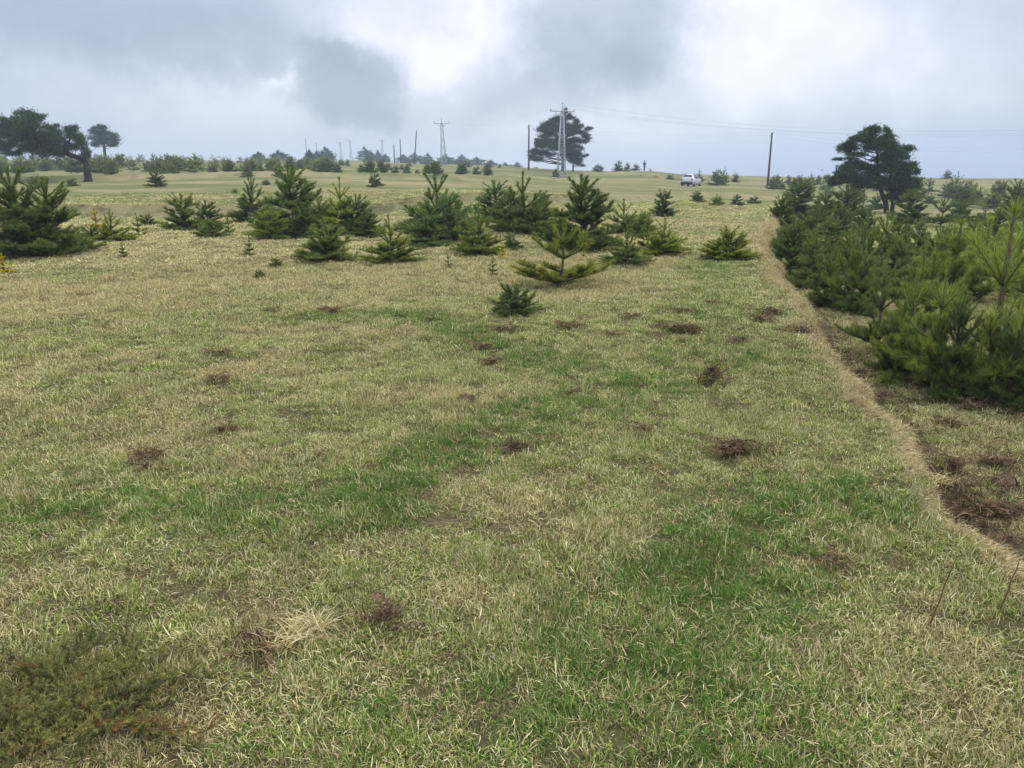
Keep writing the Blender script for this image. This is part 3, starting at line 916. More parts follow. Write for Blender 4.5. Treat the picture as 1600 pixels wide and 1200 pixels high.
def grass_protos(wmul, nmul, lmul):
    """15 tufts: 0-4 straw, 5-9 green mixed with straw, 10-14 lush green"""
    out = []
    for k in range(18):
        rng = np.random.default_rng(100 + k)
        acc = []
        if k < 5:
            acc.append(ribbon_blades(int(42 * nmul), rng, 0.075, 0.014 * lmul, 0.050 * lmul, 0.0025 * wmul, (0.20, 1.35), STRAW, [.46, .16, .24, .14], 0.22, 0.015))
            acc.append(ribbon_blades(int(10 * nmul), rng, 0.07, 0.014 * lmul, 0.034 * lmul, 0.0026 * wmul, (0.1, 0.9), GREEN, [.3, .3, .2, .2], 0.4))
        elif k < 10:
            acc.append(ribbon_blades(int(28 * nmul), rng, 0.05, 0.014 * lmul, 0.042 * lmul, 0.0027 * wmul, (0.05, 0.85), GREEN, [.35, .3, .2, .15], 0.5))
            acc.append(ribbon_blades(int(17 * nmul), rng, 0.065, 0.014 * lmul, 0.046 * lmul, 0.0024 * wmul, (0.35, 1.4), STRAW, [.45, .2, .2, .15], 0.2, 0.012))
        else:
            acc.append(ribbon_blades(int(46 * nmul), rng, 0.055, 0.018 * lmul, 0.050 * lmul, 0.0027 * wmul, (0.05, 0.95), LUSH + [GREEN[0]], [.35, .3, .15, .2], 0.5))
            acc.append(ribbon_blades(int(4 * nmul), rng, 0.08, 0.02 * lmul, 0.05 * lmul, 0.0026 * wmul, (0.7, 1.5), STRAW, [.45, .2, .2, .15], 0.2, 0.012))
        if k >= 15:
            acc = [ribbon_blades(int(34 * nmul), rng, 0.085, 0.015 * lmul, 0.055 * lmul, 0.0026 * wmul, (1.25, 1.56), [(0.30, 0.24, 0.12), (0.20, 0.15, 0.075), (0.42, 0.35, 0.19), (0.12, 0.085, 0.045), (0.12, 0.16, 0.04)], [.30, .28, .16, .14, .12], 0.08, 0.012)]
        n = 0; Vs, Fs, Cs = [], [], []
        for V, F, C in acc:
            Vs.append(V); Fs.append(F + n); Cs.append(C); n += len(V)
        out.append(mesh_np('grass_tuft', np.concatenate(Vs), np.concatenate(Fs), M_GRASS, False, {'col': ('FLOAT_COLOR', np.concatenate(Cs))}))
    return out


def scatter_group(name, coll):
    ng = bpy.data.node_groups.new(name, 'GeometryNodeTree')
    ng.interface.new_socket('Geometry', in_out='INPUT', socket_type='NodeSocketGeometry')
    ng.interface.new_socket('Geometry', in_out='OUTPUT', socket_type='NodeSocketGeometry')
    nn = ng.nodes
    gi = nn.new('NodeGroupInput'); go = nn.new('NodeGroupOutput')
    ci = nn.new('GeometryNodeCollectionInfo')
    ci.inputs['Collection'].default_value = coll
    ci.inputs['Separate Children'].default_value = True
    ci.inputs['Reset Children'].default_value = True
    ip = nn.new('GeometryNodeInstanceOnPoints')
    ip.inputs['Pick Instance'].default_value = True
    def na(t, nm):
        a = nn.new('GeometryNodeInputNamedAttribute'); a.data_type = t; a.inputs['Name'].default_value = nm
        return a.outputs['Attribute']
    L = ng.links
    L.new(gi.outputs[0], ip.inputs['Points'])
    L.new(ci.outputs[0], ip.inputs['Instance'])
    L.new(na('INT', 'pid'), ip.inputs['Instance Index'])
    L.new(na('FLOAT_VECTOR', 'rot'), ip.inputs['Rotation'])
    L.new(na('FLOAT_VECTOR', 'scl'), ip.inputs['Scale'])
    L.new(ip.outputs[0], go.inputs[0])
    return ng


def proto_coll(name, meshes):
    c = bpy.data.collections.new(name)
    for i, me in enumerate(meshes):
        o = bpy.data.objects.new('%s_%02d' % (name, i), me)
        c.objects.link(o)
    return c


def scatter(name, P, pid, rot, scl, coll, label):
    me = bpy.data.meshes.new(name)
    me.vertices.add(len(P)); me.vertices.foreach_set('co', np.asarray(P, np.float32).ravel())
    a = me.attributes.new('pid', 'INT', 'POINT'); a.data.foreach_set('value', np.asarray(pid, np.int32))
    a = me.attributes.new('rot', 'FLOAT_VECTOR', 'POINT'); a.data.foreach_set('vector', np.asarray(rot, np.float32).ravel())
    a = me.attributes.new('scl', 'FLOAT_VECTOR', 'POINT'); a.data.foreach_set('vector', np.asarray(scl, np.float32).ravel())
    me.materials.append(M_GRASS)
    o = link(name, me)
    md = o.modifiers.new('scatter', 'NODES')
    md.node_group = scatter_group(name, coll)
    tag(o, label, 'grass', kind='stuff')
    return o


def polar_points(r0, r1, dens0, dens1, rng, half=47):
    """points with areal density falling from dens0 at r0 to dens1 at r1 (per square metre)"""
    n = int(max(dens0, dens1) * 0.5 * (r1 ** 2 - r0 ** 2) * 2 * R(half))
    r = np.sqrt(rng.uniform(r0 ** 2, r1 ** 2, n)); a = rng.uniform(-R(half), R(half), n)
    f = (np.log(r) - math.log(r0)) / (math.log(r1) - math.log(r0))
    d = dens0 * (dens1 / dens0) ** f
    keep = rng.uniform(0, max(dens0, dens1), n) < d
    r, a = r[keep], a[keep]
    return r * np.sin(a), r * np.cos(a), r


def build_grass():
    rng = np.random.default_rng(11)
    bands = [('turf_near', 0.9, 5.5, 1150, 950, 0.95, 1.0, 0.85, 1.0, 1.0, 1.0, 'short straw and green grass of the foreground turf'),
             ('turf_middle', 5.5, 15, 900, 240, 1.05, 1.0, 0.85, 1.0, 1.75, 1.1, 'short straw and green grass further up the field'),
             ('turf_far', 15, 50, 130, 14, 1.8, 0.9, 0.85, 1.75, 4.0, 1.3, 'thin far grass out to the second terrace')]
    for (nm, r0, r1, d0, d1, wm, nmul, lm, s0, s1, zs, lab) in bands:
        coll = proto_coll(nm + '_tufts', grass_protos(wm, nmul, lm))
        x, y, r = polar_points(r0, r1, d0, d1, rng)
        g, lush, dirt_shade, lip = masks(x, y)
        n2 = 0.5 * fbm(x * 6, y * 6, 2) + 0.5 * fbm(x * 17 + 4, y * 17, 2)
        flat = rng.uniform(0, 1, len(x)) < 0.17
        keep = flat & (rng.uniform(0, 1, len(x)) > 0.6 * dirt_shade) | ~flat & (rng.uniform(0, 1, len(x)) > 0.88 * dirt_shade + 0.85 * sstep((0.50 - n2) / 0.11))
        x, y, r, g, lush, lip, n2, flat = (q[keep] for q in (x, y, r, g, lush, lip, n2, flat))
        z = H(x, y)
        n = len(x)
        clump = fbm(x * 4.5 + 9, y * 4.5, 2)
        gp = np.clip(sstep((g + 0.9 * (clump - 0.5) - 0.12) / 0.70), 0.05, 0.96)
        isg = rng.uniform(0, 1, n) < gp
        isl = rng.uniform(0, 1, n) < lush * 0.98
        pid = np.where(isl, 10, np.where(isg, 5, 0)) + rng.integers(0, 5, n)
        pid = np.where(flat, 15 + rng.integers(0, 3, n), pid)
        f = (np.log(r) - math.log(r0)) / (math.log(r1) - math.log(r0))
        s = (s0 + (s1 - s0) * f) * rng.uniform(0.75, 1.25, n)
        hz = (1 + (zs - 1) * f) * rng.uniform(0.7, 1.3, n) * (0.20 + 1.6 * n2) * (1 + 0.35 * lush) * (0.62 + 0.85 * fbm(x * 2.7 + 31, y * 2.7, 2))
        big = (rng.uniform(0, 1, n) < 0.012)
        s = np.where(big, s * 1.5, s); hz = np.where(big, hz * 1.7, hz)
        rot = np.stack([rng.normal(0, 0.12, n), rng.normal(0, 0.12, n), rng.uniform(0, 6.283, n)], 1)
        # straw on the lip of the bank hangs over its edge
        rot[flat, :2] *= 0.3
        hang = (lip > 0.45) & (pid < 5)
        rot[hang, 1] += 0.55
        rot[hang, 2] = rng.normal(0.0, 0.7, hang.sum())
        hz = np.where(hang, hz * 0.8, hz)
        scatter(nm, np.stack([x, y, z], 1), pid, rot, np.stack([s, s, hz], 1), coll, lab)



def build_bank_straw():
    rng = np.random.default_rng(41)
    protos = []
    for k in range(5):
        V, F, C = ribbon_blades(30, rng, 0.065, 0.018, 0.062, 0.0025, (0.5, 1.4), [(0.53, 0.45, 0.23), (0.68, 0.60, 0.37), (0.36, 0.27, 0.13), (0.40, 0.28, 0.14)], [.42, .26, .20, .12], 0.35, 0.03)
        # comb the blades towards +X
        n = len(V) // 7; Vb = V.reshape(n, 7, 3); base = (Vb[:, 0] + Vb[:, 1]) / 2
        for q in range(n):
            d = Vb[q, 6] - base[q]; a = math.atan2(d[1], d[0]); t = rng.normal(-0.25, 0.75) - a
            c, s_ = math.cos(t), math.sin(t)
            rel = Vb[q] - base[q]
            Vb[q, :, 0] = base[q, 0] + c * rel[:, 0] - s_ * rel[:, 1]; Vb[q, :, 1] = base[q, 1] + s_ * rel[:, 0] + c * rel[:, 1]
        protos.append(mesh_np('hanging_straw', Vb.reshape(-1, 3), F, M_GRASS, False, {'col': ('FLOAT_COLOR', C)}))
    coll = proto_coll('hanging_straw_tufts', protos)
    n = 4000
    y = np.exp(rng.uniform(math.log(1.8), math.log(30), n))
    dx = rng.normal(0.0, 1, n) * (0.026 + 0.003 * y) + 0.02 + 0.10 * (fbm(y * 0.9 + 7, y * 0, 3) - 0.5)
    keep = rng.uniform(0, 1, n) < 0.10 + 0.90 * sstep((fbm(y * 2.3, dx * 5 + 4, 3) - 0.40) / 0.14)
    y, dx = y[keep], dx[keep]; n = len(y)
    x = edge_x(y) + dx; z = H(x, y)
    slope = (H(x + 0.04, y) - H(x - 0.04, y)) / 0.08
    tang = -(edge_x(y + 0.2) - edge_x(y - 0.2)) / 0.4
    s = rng.uniform(.7, 1.1, n) * (1 + 0.06 * y)
    rot = np.stack([rng.normal(0, .1, n), np.clip(-np.arctan(slope), 0, 1.1) * 0.8 + rng.normal(0, .1, n), np.arctan(tang) + rng.normal(0, .3, n)], 1)
    scatter('bank_straw', np.stack([x, y, z], 1), rng.integers(0, 5, n), rot, np.stack([s, s, s * .9], 1), coll, 'pale straw hanging over the lip of the low bank')


build_grass()
build_bank_straw()

# ------------------------------------------------------------------ young pines
def needles(P, D, L, Wd, rng, ang=(0.5, 1.05)):
    """one slim triangle per needle, standing out from the shoot"""
    n = len(P)
    D = D / (np.linalg.norm(D, axis=1, keepdims=True) + 1e-9)
    ref = np.where(np.abs(D[:, 2:3]) < 0.9, np.array([[0, 0, 1.0]]), np.array([[1.0, 0, 0]]))
    a = np.cross(D, ref); a /= np.linalg.norm(a, axis=1, keepdims=True)
    b = np.cross(D, a)
    ph = rng.uniform(0, 2 * np.pi, n)
    rad = np.cos(ph)[:, None] * a + np.sin(ph)[:, None] * b
    an = rng.uniform(ang[0], ang[1], n)[:, None]
    d = np.cos(an) * D + np.sin(an) * rad
    d[:, 2] += 0.12
    d /= np.linalg.norm(d, axis=1, keepdims=True)
    tg = np.cross(d, rad + rng.normal(0, 0.5, (n, 3))); tg /= np.linalg.norm(tg, axis=1, keepdims=True) + 1e-9
    tip = P + d * L[:, None]
    V = np.stack([P - tg * Wd / 2, P + tg * Wd / 2, tip], 1).reshape(-1, 3)
    F = np.arange(n * 3).reshape(-1, 3)
    return V, F


def along(p, q, dens, rng):
    p = np.asarray(p, float); q = np.asarray(q, float)
    L = np.linalg.norm(q - p)
    n = max(3, int(L * dens))
    t = rng.uniform(0.02, 1.0, n)[:, None]
    return p + (q - p) * t, np.repeat((q - p)[None], n, 0)


OLDN = np.array([0.045, 0.078, 0.032]); MIDN = np.array([0.098, 0.152, 0.046]); YNGN = np.array([0.205, 0.262, 0.070])


def make_sapling(seed, H0, nwh, spread, dens, nw, kind):
    """returns (trunk mesh, branch mesh, needle mesh, height, width)"""
    rng = np.random.default_rng(seed)
    tr, br = Acc(), Acc()
    NV, NF, NC, nn = [], [], [], 0
    nl = {'candle': 0.080, 'giant': 0.125}.get(kind, 0.066)

    def brush(p, q, age, dn=1.0):
        nonlocal nn
        P, D = along(p, q, dens * dn, rng)
        if age == 0:                                   # blunt tip
            P2, D2 = along(np.asarray(p) * .15 + np.asarray(q) * .85, q, dens * 1.6, rng)
            P = np.concatenate([P, P2]); D = np.concatenate([D, D2])
        L = nl * rng.uniform(0.75, 1.15, len(P)) * (1.0 if age else 0.95)
        V, F = needles(P, D, L, nw, rng, ((0.28, 0.75) if kind != 'giant' else (0.35, 0.95)) if age == 0 else (0.45, 1.0))
        if age == 0 and kind in ('candle', 'leader', 'open', 'giant'):   # reddish buds at the tip of the young shoots
            P = np.concatenate([P, np.repeat(np.asarray(q)[None], 14, 0)]); D = np.concatenate([D, np.repeat((np.asarray(q) - np.asarray(p))[None], 14, 0)])
            Vb, Fb = needles(P[-14:], D[-14:], np.full(14, 0.026), 0.006, rng, (0.02, 0.35))
            V = np.concatenate([V, Vb]); F = np.concatenate([F, Fb + len(V) - len(Vb)])
        base = (YNGN, MIDN, OLDN, OLDN)[min(age, 3)]
        C = base * rng.uniform(0.55, 1.45, (len(P), 1))
        if age == 0 and kind in ('candle', 'leader', 'open', 'giant'): C[-14:] = np.array([0.30, 0.17, 0.09]) * rng.uniform(.7, 1.2, (14, 1))
        C = np.repeat(np.concatenate([C, np.ones((len(C), 1))], 1), 3, 0)
        NV.append(V); NF.append(F + nn); NC.append(C); nn += len(V)

    # trunk with yearly growth
    inc = np.array([0.6 + 0.5 * k / nwh for k in range(nwh + 1)])
    inc[0] = 0.22
    if kind == 'open': inc[-1] *= 1.45; inc[0] = 0.4
    if kind == 'bushy': inc[-1] *= 1.15
    if kind == 'candle': inc[-1] *= 1.5; inc[-2] *= 1.3
    if kind == 'giant': inc[-1] *= 1.5; inc[-2] *= 1.5
    if kind == 'low': inc[-1] *= 0.7
    if kind == 'leader': inc[-1] *= 2.1; inc[-2] *= 1.5
    zz = np.concatenate([[0], np.cumsum(inc)]) / inc.sum() * H0
    bend = rng.normal(0, 0.012, (nwh + 2, 2)); bend[0] = 0
    tp = np.concatenate([np.cumsum(bend, 0), zz[:, None]], 1)
    rads = np.linspace(0.020 * H0 / 1.2, 0.0055, nwh + 2) * (1.7 if kind == 'giant' else 1)
    tr.tube(np.concatenate([[[0, 0, -0.05]], tp]), np.concatenate([[rads[0] * 1.25], rads]), 6)
    brush(tp[-2], tp[-1], 0, 1.15)
    brush(tp[-3], tp[-2], 1, 0.9)
    if nwh > 3: brush(tp[-4], tp[-3], 2, 0.45)

    def limb(p0, azm, el0, L, age, depth):
        """branch made of yearly shoots; returns nothing"""
        nseg = max(1, min(age, 4))
        p = np.array(p0, float); e = el0; a = azm
        pts = [p.copy()]; rs = [0.0035 + 0.0028 * age * (1 if depth == 0 else .6)]
        w = np.array([1.0 - 0.06 * k for k in range(nseg)]); w = w / w.sum()
        for k in range(nseg):
            yr = nseg - 1 - k
            e = e + (rng.normal(0.30, 0.12) if yr == 0 and age > 1 else rng.normal(0.03, 0.08))
            e = min(e, 1.35)
            a = a + rng.normal(0, 0.10)
            d = np.array([math.cos(e) * math.cos(a), math.cos(e) * math.sin(a), math.sin(e)])
            q = p + d * L * w[k]
            if yr <= 2 or depth:
                brush(p, q, yr, (1.0, 0.9, 0.6, 0.3)[min(yr, 3)])
            pts.append(q.copy()); rs.append(rs[-1] * 0.7)
            if yr >= 1 and depth < 2:
                nlat = 2 + (rng.random() < 0.75)
                if rng.random() < (0.8 if kind in ('bushy', 'low') else 0.45):                       # an erect young shoot, the candle of a pine
                    d2 = np.array([math.cos(a) * 0.35 + rng.normal(0, .12), math.sin(a) * 0.35 + rng.normal(0, .12), 1.0]); d2 /= np.linalg.norm(d2)
                    q2 = q + d2 * L * w[-1] * rng.uniform(0.55, 0.9)
                    brush(q, q2, 0); br.tube([q, q2], [.003, .002], 4)
                for s in range(nlat):
                    sg = (-1, 1, rng.choice([-1, 1]) * 0.15)[s]
                    la = a + sg * rng.uniform(0.5, 0.95)
                    limb(q, la, e + rng.uniform(-0.1, 0.25), L * w[min(k + 1, nseg - 1)] * rng.uniform(0.6, 0.95) * (1.0 if yr == 1 else 1.35), yr if depth == 0 else 1, depth + 1)
            p = q
        br.tube(pts, rs, 4)

    for k in range(1, nwh + 1):
        age = nwh + 1 - k
        if kind == 'open' and k == nwh // 2 and nwh > 3:
            nb = 1
        else:
            nb = rng.integers(4, 7) if kind != 'slim' else rng.integers(3, 5)
            if kind == 'open' and k == 1: nb = 9
        f = (age / nwh) ** 0.62
        L0 = spread * H0 * ((0.30 + 0.70 * f) if kind in ('open', 'slim', 'leader') else (0.42 + 0.58 * f))
        if kind == 'low': L0 = spread * H0 * (0.4 + 0.6 * f)
        off = rng.uniform(0, 6.28)
        for b in range(nb):
            a = off + 6.283 * b / nb + rng.normal(0, 0.2)
            e = (1.0 if age == 1 else 0.78 if age == 2 else 0.52 if age == 3 else 0.34 if age == 4 else 0.14) + rng.normal(0, 0.13)
            L = L0 * rng.uniform(0.6, 1.2) * (0.9 if age == 1 else 1)
            limb(tp[k], a, e, L, age, 0)
        if kind in ('bushy', 'low', 'leader') and age > 1 and k < nwh:      # extra shoots between whorls
            for b in range(5 if kind != 'leader' else 3 * (age > 3)):
                t = rng.uniform(0.2, 0.8); p = tp[k] * (1 - t) + tp[k + 1] * t
                limb(p, rng.uniform(0, 6.28), rng.uniform(0.3, 0.7), L0 * rng.uniform(0.55, 0.95), min(age, 3), 0)
    if kind in ('bushy', 'low', 'leader'):                     # skirt of low branches resting on the ground
        off = rng.uniform(0, 6.28); nb = 8
        for b in range(nb):
            limb(tp[0] + np.array([0, 0, rng.uniform(.03, .12) * H0]), off + 6.283 * b / nb + rng.normal(0, .25), rng.uniform(-.02, .22), spread * H0 * rng.uniform(.75, 1.1), 4, 0)
    NVa = np.concatenate(NV)
    NVa[:, 2] = np.maximum(NVa[:, 2], 0.01)
    tr.V += br.V; tr.F += [f + tr.n for f in br.F]; tr.n += br.n
    tm = tr.mesh('sapling_trunk', M_TWIG, True)
    nm = mesh_np('sapling_needles', NVa, np.concatenate(NF), M_NEEDLE, False, {'col': ('FLOAT_COLOR', np.concatenate(NC))})
    wx = np.percentile(NVa[:, 0], 99) - np.percentile(NVa[:, 0], 1)
    wy = np.percentile(NVa[:, 1], 99) - np.percentile(NVa[:, 1], 1)
    return tm, nm, float(NVa[:, 2].max()), float((wx + wy) / 2)


PROTO = {}


def proto(kind, lod, var):
    key = (kind, lod, var)
    if key not in PROTO:
        if kind in ('giant', 'candle') and lod == 'near': lod_ = 'stiff'
        else: lod_ = lod
        dens, nw = {'stiff': (430, 0.0046), 'near': (760, 0.0036), 'mid': (480, 0.0072), 'far': (100, 0.022)}[lod_]
        nwh, H0, sp = {'bushy': (5, 1.15, 0.46), 'open': (4, 1.0, 0.50), 'low': (4, 0.75, 0.66), 'slim': (4, 0.9, 0.26), 'leader': (5, 1.25, 0.46), 'candle': (4, 1.2, 0.46), 'giant': (3, 1.2, 0.40)}[kind]
        if lod == 'far': nwh = min(nwh, 5)
        PROTO[key] = make_sapling(sum(map(ord, kind)) * 7 + var * 31, H0, nwh, sp, dens, nw, kind)
    return PROTO[key]


TINT = {'dark': (0.80, 0.84, 0.86, 1), 'mid': (1.0, 1.0, 0.95, 1), 'yel': (1.50, 1.36, 0.80, 1), 'bri': (1.28, 1.22, 0.88, 1), 'gold': (2.9, 1.75, 0.55, 1), 'blu': (0.85, 0.95, 1.1, 1)}
_cnt = [0]


def pine(p, h, w, kind, tint, label, group='young pines', lod=None, lean=0.0, name='young_pine', cat='pine sapling'):
    _cnt[0] += 1
    d = math.hypot(p.x, p.y)
    lod = lod or ('near' if d < 13 else 'mid' if d < 48 else 'far')
    var = _cnt[0] % {'near': 4, 'mid': 4, 'far': 4}[lod]
    tm, nm, h0, w0 = proto(kind, lod, var)
    rng = random.Random(_cnt[0] * 13 + 5)
    sz = h / h0; sx = w / w0
    sx = min(max(sx, sz * 0.55), sz * 1.7)
    root = empty(name, (p.x, p.y, p.z - 0.01), rng.uniform(0, 6.28), (sx, sx, sz))
    root.rotation_euler = (lean * rng.uniform(-1, 1), lean, root.rotation_euler[2])
    for n_, m_ in (('trunk', tm), ('crown', nm)):
        o = link(n_, m_, root)
        v = 1 + rng.uniform(-0.12, 0.12)
        c = TINT[tint]
        o.color = (c[0] * v, c[1] * v, c[2] * v, 1)
    tag(root, label, cat, group)
    return root


def place_px(rows, group):
    for (u, v, vt, w, kind, tint, lab) in rows:
        p = at(u, v); m = px_m(p)
        hh = (v - vt) * m * 1.06
        # the camera looks down, so upright stems lean outwards in the picture: set the foot further in
        ub = 800 + (u - 800) * (1 - 0.75 * hh * math.sin(PITCH) / (m * FPX))
        p = at(ub, v); m = px_m(p)
        pine(p, hh, w * m * (0.92 if 'thicket' in group else 1.2), kind, tint, lab, group)


place_px(FIELD_PINES, 'young pines scattered over the field')
place_px(THICKET, 'young pines of the dense thicket right of the bank')
place_px(BACK_RIGHT, 'young pines on the slope behind the thicket')

# far saplings: individuals standing in loose bands, sized in metres
def far_band(n, u0, u1, y0, y1, h0, h1, lab, group, seed, kinds=('bushy', 'low', 'open', 'leader'), tints=('dark', 'mid', 'mid', 'bri')):
    rng = random.Random(seed); pts = []
    tries = 0
    while len(pts) < n and tries < n * 40:
        tries += 1
        u = rng.uniform(u0, u1); Y = math.exp(rng.uniform(math.log(y0), math.log(y1)))
        p = at_depth(u, Y)
        if any((p - q).length < 0.9 for q in pts):
            continue
        pts.append(p)
        h = rng.uniform(h0, h1)
        pine(p, h, h * rng.uniform(0.7, 1.15), rng.choice(kinds), rng.choice(tints), lab, group, lod='far')


far_band(48, -40, 340, 88, 130, 1.3, 2.4, 'young pine in the far plantation band behind the leaning tree', 'far plantation behind the leaning tree', 1, ('bushy', 'low', 'bushy', 'open'), ('mid', 'bri', 'bri', 'dark'))
far_band(26, 330, 520, 100, 150, 1.1, 2.2, 'young pine on the far terrace left of the small pylons', 'far terrace pines left of the pylons', 2, ('bushy', 'low', 'bushy', 'open'), ('mid', 'bri', 'mid', 'dark'))
far_band(24, 500, 770, 84, 135, 0.9, 1.8, 'little pine on the terraces under the pylons', 'terrace pines under the pylons', 3, ('bushy', 'low'), ('dark', 'mid'))
far_band(16, 160, 480, 76, 92, 0.8, 1.6, 'low pine bush on the second terrace edge right of the leaning tree', 'bushes along the second terrace', 5, ('low', 'bushy'), ('dark', 'mid'))
far_band(12, 480, 800, 118, 170, 0.8, 1.6, 'low bush on the third terrace below the skyline pines', 'bushes on the third terrace', 9, ('low', 'bushy'), ('dark', 'mid'))
far_band(14, 1205, 1300, 80, 140, 1.0, 2.2, 'small pine beyond the wooden pole left of the old tree', 'small pines beyond the pole', 6, ('bushy', 'leader', 'low'), ('mid', 'bri', 'dark'))
far_band(16, 1300, 1620, 60, 110, 1.0, 2.0, 'small pine far up the right-hand slope', 'small pines on the right slope', 8, ('bushy', 'low'), ('mid', 'bri', 'dark'))
for (u, Y, h, w, kind, tint, lab) in [
        (935, 146, 1.5, 2.4, 'low', 'dark', 'low dark bush on the crest right of the old crest pine'),
        (966, 150, 2.1, 2.6, 'bushy', 'mid', 'bushy crest pine left of the walking person'),
        (980, 152, 1.7, 1.5, 'bushy', 'mid', 'smaller crest pine right of the bushy one'),
        (993, 147, 1.5, 1.6, 'low', 'bri', 'pale crest bush nearest the person'),
        (1016, 146, .7, .5, 'slim', 'dark', 'tiny seedling on the crest right of the person'),
        (1093, 124, 2.1, 1.7, 'leader', 'dark', 'tiered pine standing behind the parked car'),
        (1122, 112, 2.3, 2.4, 'bushy', 'dark', 'round dark pine right of the parked car'),
        (1132, 122, 2.6, 1.7, 'leader', 'dark', 'pointed pine behind the round one right of the car'),
        (1150, 128, 1.6, 1.3, 'bushy', 'mid', 'small pine left of the tall pole'),
        (868, 128, 1.5, 1.3, 'bushy', 'dark', 'dark bush behind the lattice pylon foot'),
        (1481, 158, 1.8, 2.4, 'bushy', 'bri', 'lone round bush on the right skyline'),
        (1047, 130, .9, 1.6, 'low', 'bri', 'low bush on the brown bank left of the car'),
        (1215, 124, 1.9, 1.4, 'leader', 'mid', 'pointed pine just right of the tall pole'),
        (1268, 118, 2.2, 1.6, 'leader', 'dark', 'pointed pine midway between pole and old tree'),
        (1250, 128, 1.6, 1.3, 'leader', 'dark', 'smaller pointed pine left of the midway one'),
        (1233, 130, 1.5, 1.2, 'bushy', 'dark', 'small skyline pine between the pole and the pointed pines')]:
    pine(at_depth(u, Y), h, w, kind, tint, lab, 'young pines along the crest', lod='far')

def plantation_mass():
    rng = np.random.default_rng(55); acc_v, acc_c = [], []
    for k in range(170):
        left = k < 110
        u = rng.uniform(-60, 345) if left else rng.uniform(330, 525)
        Y = math.exp(rng.uniform(math.log(105 if left else 120), math.log(225)))
        p = at_depth(u, Y); h = rng.uniform(1.0, 2.2)
        _t, nm, h0, w0 = proto(('bushy', 'low', 'leader', 'open')[k % 4], 'far', k % 3)
        n = len(nm.vertices); co = np.empty(n * 3, np.float32); nm.vertices.foreach_get('co', co); co = co.reshape(-1, 3, 3)
        cc = np.empty(n * 4, np.float32); nm.attributes['col'].data.foreach_get('color', cc); cc = cc.reshape(-1, 3, 4)
        pk = rng.choice(len(co), min(len(co), 650), replace=False)
        t = co[pk].astype(float); t = t[:, :1] + (t - t[:, :1]) * 1.8
        a = rng.uniform(0, 6.28); ca, sa = math.cos(a), math.sin(a)
        sz = h / h0; sx = h * rng.uniform(.7, 1.1) / w0
        q = np.stack([(t[..., 0] * ca - t[..., 1] * sa) * sx + p.x, (t[..., 0] * sa + t[..., 1] * ca) * sx + p.y, t[..., 2] * sz + p.z], -1)
        acc_v.append(q.reshape(-1, 3)); acc_c.append(cc[pk].reshape(-1, 4) * np.array([*rng.uniform(.8, 1.3, 1).repeat(3), 1]))
    V = np.concatenate(acc_v); F = np.arange(len(V)).reshape(-1, 3)
    o = link('far_plantation', mesh_np('far_plantation', V, F, M_NEEDLE, False, {'col': ('FLOAT_COLOR', np.concatenate(acc_c))}))
    tag(o, 'far mass of young pines along the left skyline', 'plantation', kind='stuff')


plantation_mass()

